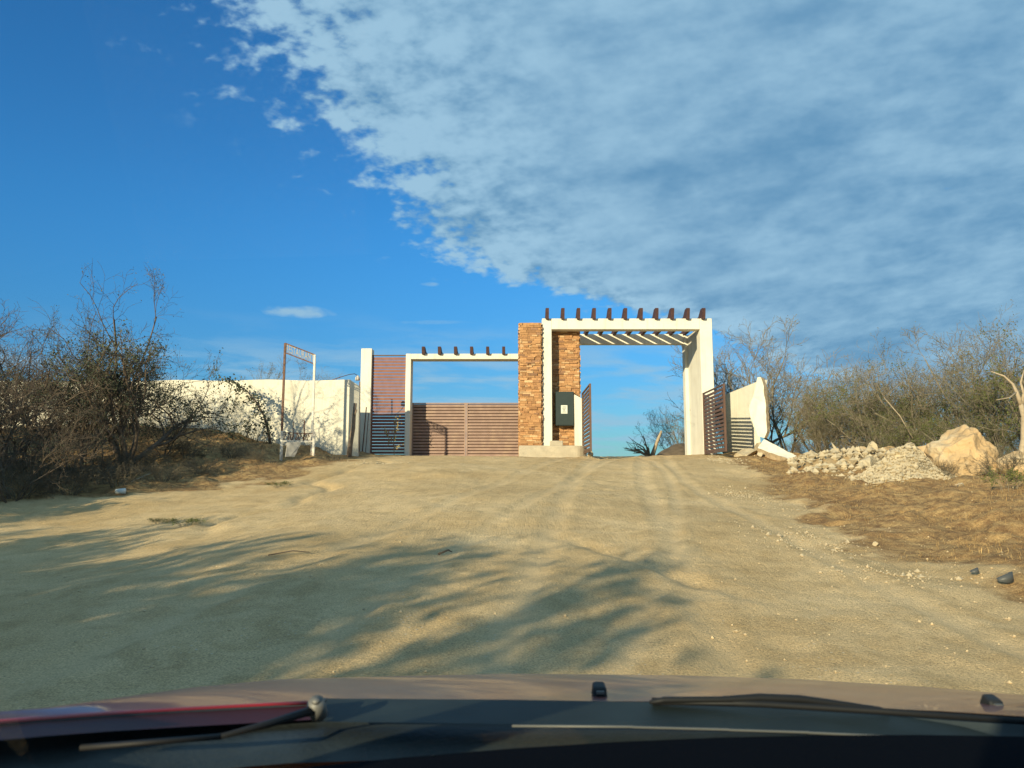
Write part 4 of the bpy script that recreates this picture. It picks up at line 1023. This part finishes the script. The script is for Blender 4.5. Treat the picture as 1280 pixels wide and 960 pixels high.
# young dry plant in front of the screen
dp = empty('dry_sapling', tuple(P(493, 573, 27.5)), 'spindly yellow leaved sapling in front of the slatted screen', 'sapling')
R = random.Random(8); mb = MB(); lv, lf = [], []; D = 27.5
for pts in ([P(493, 576, D), P(492, 550, D), P(494, 530, D), P(496, 519, D)], [P(492, 556, D), P(484, 545, D), P(480, 534, D)], [P(493, 540, D), P(499, 525, D)], [P(493, 560, D), P(502, 555, D)]):
    mb.tube(pts, [.012] * (len(pts)-1) + [.004], 5)
    for i in range(len(pts)-1):
        for k in range(10):
            c = pts[i].lerp(pts[i+1], k/10) + Vector((R.gauss(0,1), R.gauss(0,1), R.gauss(0,1))) * .05
            if (pts[0] - pts[i]).length < .3 and pts[0].z < 2.6: continue
            a_ = Vector((R.gauss(0,1), R.gauss(0,1), R.gauss(0,1))).normalized() * .035; b2 = a_.cross(Vector((0,1,.3)).normalized())
            q = len(lv); lv.extend([tuple(c-a_), tuple(c+b2), tuple(c+a_), tuple(c-b2)]); lf.append((q,q+1,q+2,q+3))
mb.build('stem', M_BARKP, dp); me = bpy.data.meshes.new('foliage'); me.from_pydata(lv, [], lf)
link_mesh('foliage', me, mat('yellow_leaves', (0.36, 0.29, 0.12), .8, .3, 5, trans=.2), dp)

# ------------------------------------------------------------------ ground cover
def blades(name, pts, mat_, hmin, hmax, label, cat, seed, lean=1.0, width=0.004, per=7, rad=0.06):
    R = np.random.RandomState(seed); n = len(pts) * per
    base = np.repeat(np.array(pts), per, axis=0); base[:, :2] += R.normal(0, rad, (n, 2)); base[:, 2] = G(base[:, 0], base[:, 1]) - 0.01
    h = R.uniform(hmin, hmax, n); a = R.rand(n) * 6.283; t = R.uniform(0.15, 1.0, n) * lean
    d = np.stack([np.cos(a) * np.sin(t), np.sin(a) * np.sin(t), np.cos(t)], -1)
    w = np.stack([-np.sin(a), np.cos(a), np.zeros(n)], -1) * (width * R.uniform(.6, 1.5, n))[:, None]
    mid = base + d * (h * .55)[:, None]; tip = mid + (d + np.stack([np.cos(a)*.5, np.sin(a)*.5, -.35*np.ones(n)], -1)) * (h * .45)[:, None]
    V = np.stack([base - w, base + w, mid + w*.8, mid - w*.8, tip], 1).reshape(-1, 3)
    i = np.arange(n)[:, None] * 5
    F4 = (i + np.array([0,1,2,3])); F3 = (i + np.array([3,2,4]))
    me = bpy.data.meshes.new(name); me.from_pydata(V.tolist(), [], F4.tolist() + F3.tolist())
    return tag(link_mesh(name, me, mat_), label, cat, kind='stuff')
def scatter(n, x0, x1, y0, y1, seed, cond):
    R = np.random.RandomState(seed); x = R.uniform(x0, x1, n); y = R.uniform(y0, y1, n); k = cond(x, y, R); return [(a, b, 0.0) for a, b in zip(x[k], y[k])]
def cr_(x, y, R): 
    sd = road_sd(x, y) + fbm(x*.9, y*.9, 4, 5) * 1.1; return (sd < -0.25) & (fbm(x*1.1, y*1.1, 3, 77) > R.rand(len(x)) * .5 - .22)
pts = scatter(16000, 4.2, 15, 5, 25, 1, cr_)
blades('dry_grass', pts, M_STRAW, .03, .12, 'short matted straw coloured dry grass on the right bank', 'grass', 2, lean=1.9, width=.003, per=6, rad=.12)
pts = scatter(2600, -16, -4.6, 13.5, 26, 3, cr_)
blades('dry_brush', pts, M_STRAWD, .08, .28, 'dry brown weeds and leaf litter covering the left bank', 'dry weeds', 4, lean=1.4, width=.004, per=8, rad=.13)
k = 0
Rl = random.Random(31)
for px, D, s in ((30, 15.8, .8), (90, 16.4, .7), (150, 17.2, .75), (60, 17.0, .9), (205, 18.0, .6), (250, 19.5, .6), (120, 18.4, .9), (178, 19.4, .8), (0, 16.8, .9), (290, 22.0, .5), (235, 21.8, .7), (320, 21.5, .4)):
    x, y = at(px, D); lab = ['dry grey twig bush by the road at x %d' % px][0]
    place = {30: 'dry twiggy scrub at the left frame edge, nearest the road', 90: 'dry twiggy scrub below the tall thin tree', 150: 'dry twiggy scrub just behind the white litter', 60: 'dry twiggy scrub second from the left edge',
             205: 'dry twiggy scrub below the right side of the thorn tree', 250: 'small dry scrub on the bare bank right of the thorn tree', 120: 'dry twiggy scrub hiding the foot of the thorn tree', 178: 'dry twiggy scrub right beside the thorn tree trunk',
             0: 'dry twiggy scrub cut by the left frame edge', 290: 'low dry scrub on the bank left of the arching creeper', 235: 'dry scrub at the foot of the cream wall right of the thorn tree', 320: 'lowest dry scrub, below the arching creeper'}[px]
    plant('low', x, y, s, k * 1.1, place, 'scrub', 'dry scrub on the left bank', 'dry_scrub'); k += 1
# dry scrub at the back foot of the right thicket
for i, (px, D, s, lab) in enumerate(((985, 25.5, .7, 'dry scrub at the right foot of the leaning slab'), (1010, 26.5, .8, 'dry scrub in the dip right of the broken wall'), (1040, 23.5, .6, 'dry scrub behind the left end of the rubble row'),
                                     (1075, 21.8, .7, 'dry scrub behind the middle of the rubble row'), (1150, 19.6, .7, 'dry scrub between the rubble and the boulder'), (1225, 18.2, .7, 'dry scrub behind the right side of the boulder'))):
    x, y = at(px, D); plant('low', x, y, s, i * 1.9, lab, 'scrub', 'dry scrub on the right bank', 'dry_scrub')
for i, (px, py, D, s, lab) in enumerate(((205, 634, 13.0, .55, 'flat green weed on the dirt left of the bigger weed'), (238, 641, 12.6, .75, 'bigger flat green weed on the dirt near the left shoulder'), (350, 604, 17.5, .8, 'low weed on the left shoulder below the signboard frame'))):
    x, y = at(px, D); plant('small', x, y, s, i * 2.0, lab, 'weed', 'green weeds on the dirt', 'weed', sz=s * .45)
p = P(1262, 625, 12.2); plant('small', p.x, p.y, .8, 1.0, 'bare grey weed in the dry grass near the right frame edge', 'weed', None, 'weed')

# litter
p = P(151, 606, 16.6); gz = g(p.x, p.y)
mb = MB(); mb.tube([p + Vector((-.10, 0, gz - p.z + .055)), p + Vector((.09, .03, gz - p.z + .06))], [.05, .065], 12, cap=True)
tag(recenter(mb.build('paper_cup', M_LITTER)), 'crushed pale blue white cup lying at the edge of the left bank', 'cup')
def debris(px, py, D, s, label):
    p = P(px, py, D); z = g(p.x, p.y); mb = MB(); n = 14; vs = []
    for i in range(n + 1):
        t = i / n; a = -2.4 + t * 2.9; w = s * (.10 + .32 * math.sin(math.pi * t)); c = Vector((p.x + s * math.cos(a) * .9, p.y + s * .5 * math.sin(a), z + .03 + s * (.25 + .45 * t) ))
        vs += [c + Vector((0, -.01, -w)), c + Vector((w*.3, .02, w)), c + Vector((w*.3+.01, .035, w)), c + Vector((.01, .008, -w))]
    mb.add(vs, [(4*i+k, 4*i+(k+1)%4, 4*i+4+(k+1)%4, 4*i+4+k) for i in range(n) for k in range(4)] + [(0,1,2,3), (4*n+3,4*n+2,4*n+1,4*n)], True)
    tag(recenter(mb.build('plastic_scrap', mat('grey_plastic', (0.07, 0.075, 0.075), .45, .2, 8))), label, 'scrap', 'dark plastic scraps at the road edge')
debris(1253, 722, 7.0, .10, 'larger curled dark plastic scrap at the lower right road edge')
debris(1216, 708, 7.4, .055, 'smaller dark plastic scrap left of the larger one at the road edge')
def stick(px0, py0, D0, px1, py1, D1, r_, label):
    a, b = P(px0, py0, D0), P(px1, py1, D1); a.z = g(a.x, a.y) + .02; b.z = g(b.x, b.y) + .03; m_ = (a + b) / 2 + Vector((.03, .03, .03))
    mb = MB(); mb.tube([a, m_, b], [r_, r_ * .8, r_ * .4], 5); tag(recenter(mb.build('stick', M_DEAD if 'pale' in label else M_BARK)), label, 'stick', 'sticks on the ground')
stick(335, 694, 8.6, 388, 692, 8.7, .008, 'thin dark stick lying across the shaded road')
stick(1195, 617, 13.5, 1240, 604, 14.8, .014, 'long pale stick in the dry grass below the boulder')
stick(165, 585, 18.2, 195, 568, 19.2, .02, 'long pale dead branch lying on the left bank below the thorn tree')
stick(548, 688, 8.7, 565, 684, 8.8, .014, 'short dark stick in the middle of the road')

# ------------------------------------------------------------------ the car the picture is taken from
M_RED = mat('dusty_red_paint', (0.20, 0.035, 0.03), 0.35, 0.1, 3, coat=0.5, dirt=(0.22, 0.15, 0.11, 0.85), dscale=0.6, spec=0.5)
M_RED2 = mat('red_paint', (0.30, 0.012, 0.015), 0.3, coat=0.6, spec=0.5)
M_COWL = mat('grey_cowl_plastic', (0.030, 0.038, 0.040), 0.5, 0.15, 20, bump=0.1, bscale=120)
M_DASH = mat('dashboard_black', (0.0025, 0.004, 0.007), 1.0, spec=0.03, bump=0.1, bscale=300)
M_RUB = mat('rubber_black', (0.012, 0.012, 0.013), 0.6)
M_ALU = mat('worn_metal', (0.16, 0.16, 0.15), 0.55, metal=0.3)
car = empty('car', (0.46, 0.2, g(0.46, 0.2)), 'dusty dark red car the picture is taken from, its bonnet and wipers along the bottom', 'car')
CX = 0.46
def surf(rows, closed=False):
    mb = MB(); nr, nc = len(rows), len(rows[0]); mb.add([p for r_ in rows for p in r_], [(j*nc+i, j*nc+i+1, (j+1)*nc+i+1, (j+1)*nc+i) for j in range(nr-1) for i in range(nc-1)], True); return mb
# bonnet: rear edge and front edge across the car, x from left wing to right wing
front_px = [(-60, 908, .80), (60, 895, .98), (150, 876, 1.25), (240, 860, 1.55), (350, 849, 1.9), (500, 845, 2.12), (640, 842, 2.2), (850, 844, 2.22), (1000, 849, 2.18), (1150, 858, 2.05), (1280, 869, 1.85), (1420, 884, 1.5), (1560, 905, 1.2)]
rear_px = [(-62, 909, .79), (58, 898, .90), (140, 892, .98), (240, 886, 1.06), (330, 881, 1.12), (400, 877, 1.15), (520, 875, 1.18), (700, 876, 1.19), (850, 877, 1.19), (1000, 881, 1.17), (1180, 889, 1.12), (1350, 900, 1.06), (1500, 915, .98)]
rows = []
for j in range(13):
    t = j / 12; row = []
    for fpt, rpt in zip(front_px, rear_px):
        a = P(*rpt); b = P(*fpt); p = a.lerp(b, t); p.z += 0.018 * math.sin(math.pi * t) * 0.6
        row.append(p)
    rows.append(row)
last = rows[-1]; 
for k, (dy, dz) in enumerate(((.04, -.02), (.09, -.08), (.11, -.3), (.10, -.6))):
    rows.append([p + Vector(((p.x - CX) * dy * .2, dy, dz)) for p in last])
hood = surf(rows).build('bonnet', M_RED, car, fix=True)
# raised red lip along the rear left edge of the bonnet
mb = MB(); pts = [P(x_, y_ + .5, D_) for x_, y_, D_ in rear_px[:5]] + [P(384, 878.5, 1.14)]; mb.tube(pts, .0035, 6); mb.build('bonnet_seam', M_RED2, car)
# left inner wing seen under the seam, red reflection painted into its dark colour, then cowl trough
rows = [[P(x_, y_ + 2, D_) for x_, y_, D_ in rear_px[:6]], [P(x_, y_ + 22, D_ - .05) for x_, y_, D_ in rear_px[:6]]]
surf(rows).build('wing_edge', mat('red_reflection_inner', (0.045, 0.006, 0.008), .55, .3, 9), car)
c0 = [P(x_, y_ + 1.5, D_ - .004) for x_, y_, D_ in rear_px]; rows = [c0]
for dy, dz in ((-.01, -.015), (-.03, -.022), (-.07, -.016), (-.11, -.02), (-.15, -.03)):
    rows.append([p + Vector((0, dy, dz)) for p in c0])
surf(rows).build('cowl', M_COWL, car)
# wiper on the left: pivot, arm, blade; and the one on the right
def wiper(piv, arm, blade, lump):
    w = MB(); w.tube(arm, [.006, .0045, .003][:len(arm)] if len(arm) <= 3 else [.005] * len(arm), 6); wo = w.build('wiper', M_RUB, car)
    mb = MB(); mb.tube(blade, .0035, 5); mb.build('blade', M_RUB, wo)
    mb = MB(); c = Vector(piv); mb.tube([c + Vector((0, .012, -.012)), c + Vector((0, -.004, .008))], [.0115, .010], 14); mb.tube([c + Vector((0, -.004, .008)), c + Vector((0, -.006, .011))], [.0055, .005], 10); mb.build('pivot_cap', M_ALU, wo)
wiper(P(396, 884, 1.03), [P(396, 886, 1.03), P(335, 905, .98), P(275, 921, .92)], [P(275, 921, .92), P(100, 935, .88)], 0)
mb = MB(); mb.add([P(384, 877, 1.08), P(408, 872, 1.08), P(400, 893, 1.03), P(384, 893, 1.03)] + [P(384, 880, 1.10), P(408, 876, 1.10), P(400, 896, 1.06), P(384, 896, 1.06)], [(0,1,2,3),(7,6,5,4),(0,4,5,1),(1,5,6,2),(2,6,7,3),(3,7,4,0)])
mb.build('wiper_bracket', M_COWL, car)
# cowl upper panel with its step, left of the middle
rows = [[P(x_, y_, 1.15) for x_, y_ in ((406, 873), (640, 874.5), (900, 879), (1100, 886), (1300, 897))], [P(x_, y_, 1.06) for x_, y_ in ((404, 902), (640, 905), (900, 911), (1100, 918), (1300, 928))]]
surf(rows).build('cowl_panel', mat('cowl_panel_grey', (0.016, 0.024, 0.024), .6, .3, 10), car)
blp = [(640, 907.5), (790, 908.5), (792, 909), (910, 912), (912, 912.5), (1010, 915.5), (1012, 916), (1280, 928), (1400, 935)]
mb = MB(); mb.tube([P(x_, y_, 1.03) for x_, y_ in blp], .0016, 5); mb.build('cowl_trim', M_ALU, car)
wiper(P(1300, 905, 1.05), [P(1300, 903, 1.05), P(1100, 889, 1.10), P(950, 880, 1.12), P(815, 876, 1.14)], [P(815, 878, 1.13), P(960, 880, 1.12), P(1105, 890, 1.10)], 0)
mb = MB(); hump = [(812, 876, .004), (830, 873, .007), (900, 872.5, .007), (950, 870, .009), (1000, 872, .009), (1040, 877, .008), (1100, 885, .006), (1112, 888, .004)]
mb.tube([P(x_, y_ + 2, 1.125) for x_, y_, _ in hump], [q[2] * .62 for q in hump], 8); mb.build('wiper_cover', M_RUB, car)
# washer jets
for px, py, D_ in ((749, 866, 1.27), (1240, 882, 1.24)):
    c = P(px, py, D_); mb = MB(); w = .0115
    mb.add([c + Vector(q) for q in ((-w, -.018, -.006), (w, -.018, -.006), (w, .02, -.008), (-w, .02, -.008), (-w*.95, -.012, .011), (w*.95, -.012, .011), (w*.8, .010, .016), (-w*.8, .010, .016))],
           [(0,3,2,1),(4,5,6,7),(0,1,5,4),(1,2,6,5),(2,3,7,6),(3,0,4,7)])
    o = mb.build('washer_jet', M_BLACKP, car)
    bv = o.modifiers.new('b', 'BEVEL'); bv.width = .004; bv.segments = 3
    mb = MB(); mb.box(c.x - .006, c.x + .006, c.y - .021, c.y - .014, c.z + .003, c.z + .007); mb.build('nozzle', M_ALU, o)
# dashboard top
dash = []
for y_, dz in ((1.00, -.06), (.985, -.004), (.97, .0), (.80, -.002), (.60, -.008), (.45, -.06), (.42, -.5)):
    row = []
    for i in range(17):
        x_ = -.50 + 2.0 * i / 16; u_ = (x_ - CX) / .95
        row.append((x_, y_ - .10 * u_ * u_, 1.196 - 0.035 * u_ * u_ * 1.0 + dz))
    dash.append(row)
surf(dash).build('dashboard', M_DASH, car)
# windscreen: one laminated pane, curved across
gm = bpy.data.materials.new('windscreen_glass'); gm.use_nodes = True; nt = gm.node_tree; nt.nodes.clear()
o_ = nn(nt, 'ShaderNodeOutputMaterial'); tr = nn(nt, 'ShaderNodeBsdfTransparent'); tr.inputs[0].default_value = (0.93, 0.96, 0.955, 1); gl = nn(nt, 'ShaderNodeBsdfGlossy'); gl.inputs['Roughness'].default_value = 0.02
lw = nn(nt, 'ShaderNodeLayerWeight'); lw.inputs[0].default_value = 0.5; pw = nn(nt, 'ShaderNodeMath', operation='POWER'); pw.inputs[1].default_value = 5.0; nt.links.new(lw.outputs['Facing'], pw.inputs[0]); fr = nn(nt, 'ShaderNodeMath', operation='MULTIPLY_ADD'); fr.inputs[1].default_value = 0.25; fr.inputs[2].default_value = 0.02; nt.links.new(pw.outputs[0], fr.inputs[0]); ms = nn(nt, 'ShaderNodeMixShader')
nt.links.new(fr.outputs[0], ms.inputs[0]); nt.links.new(tr.outputs[0], ms.inputs[1]); nt.links.new(gl.outputs[0], ms.inputs[2]); nt.links.new(ms.outputs[0], o_.inputs[0])
rows = []
for j in range(9):
    t = j / 8; row = []
    for i in range(17):
        u_ = i / 8 - 1; hw = .96 - .14 * t; row.append((CX + u_ * hw, 1.045 - .80 * t - .13 * u_ * u_, 1.165 + .575 * t - .03 * u_ * u_ * (1 - t)))
    rows.append(row)
surf(rows).build('windscreen', gm, car)
# shell: roof, pillars, sides and tail, all outside the view but real
rows = []
for y_, z_, hw in ((.24, 1.745, .80), (.0, 1.80, .78), (-.6, 1.84, .77), (-1.3, 1.82, .75), (-2.0, 1.74, .72), (-2.25, 1.62, .70)):
    rows.append([(CX + (i / 6 - 1) * hw, y_ - (.12 * (i/6-1)**2 if y_ > .1 else 0), z_ - .06 * (i/6-1)**2) for i in range(13)])
surf(rows).build('roof', M_RED, car)
mb = MB()
for sg in (-1, 1):
    mb.bar((CX + sg * 1.02, .72, 1.13), (CX + sg * .83, .11, 1.70), .05, .06)
    mb.bar((CX + sg * .95, -.55, 1.1), (CX + sg * .78, -.55, 1.76), .05, .12)
    mb.bar((CX + sg * .95, -2.3, 1.1), (CX + sg * .72, -2.0, 1.68), .06, .16)
    gz0 = g(CX, 0) + .25
    mb.add([(CX + sg*.98, .60, gz0), (CX + sg*.98, -2.5, gz0), (CX + sg*.96, -2.5, 1.13), (CX + sg*.99, .60, 1.13), (CX + sg*.93, .60, gz0), (CX + sg*.93, -2.5, gz0), (CX + sg*.93, -2.5, 1.13), (CX + sg*.94, .60, 1.13)],
           [(0,1,2,3),(7,6,5,4),(0,4,5,1),(1,5,6,2),(2,6,7,3),(3,7,4,0)])
mb.box(CX - .93, CX + .93, -2.55, -2.5, gz0, 1.12)
mb.build('body', M_RED, car)
for sg in (-1, 1):
    for wy in (1.62, -1.7):
        gzw = g(CX + sg * .85, wy); mb = MB()
        c = Vector((CX + sg * .82, wy, gzw + .33)); pr = [(.30, -.11), (.33, -.08), (.335, 0), (.33, .08), (.30, .11), (.2, .11), (.2, -.11)]; vs = []; fs = []
        for k in range(24):
            a_ = 2*math.pi*k/24
            for r_, off in pr: vs.append((c.x + off, c.y + r_*math.cos(a_), c.z + r_*math.sin(a_)))
        for k in range(24):
            for q in range(7): fs.append((k*7+q, k*7+(q+1)%7, ((k+1)%24)*7+(q+1)%7, ((k+1)%24)*7+q))
        mb.add(vs, fs, True); wo = mb.build('wheel', M_RUB, car)
        mb = MB(); mb.tube([c + Vector((-.09, 0, 0)), c + Vector((.09, 0, 0))], .2, 20); mb.build('rim', M_ALU, wo)
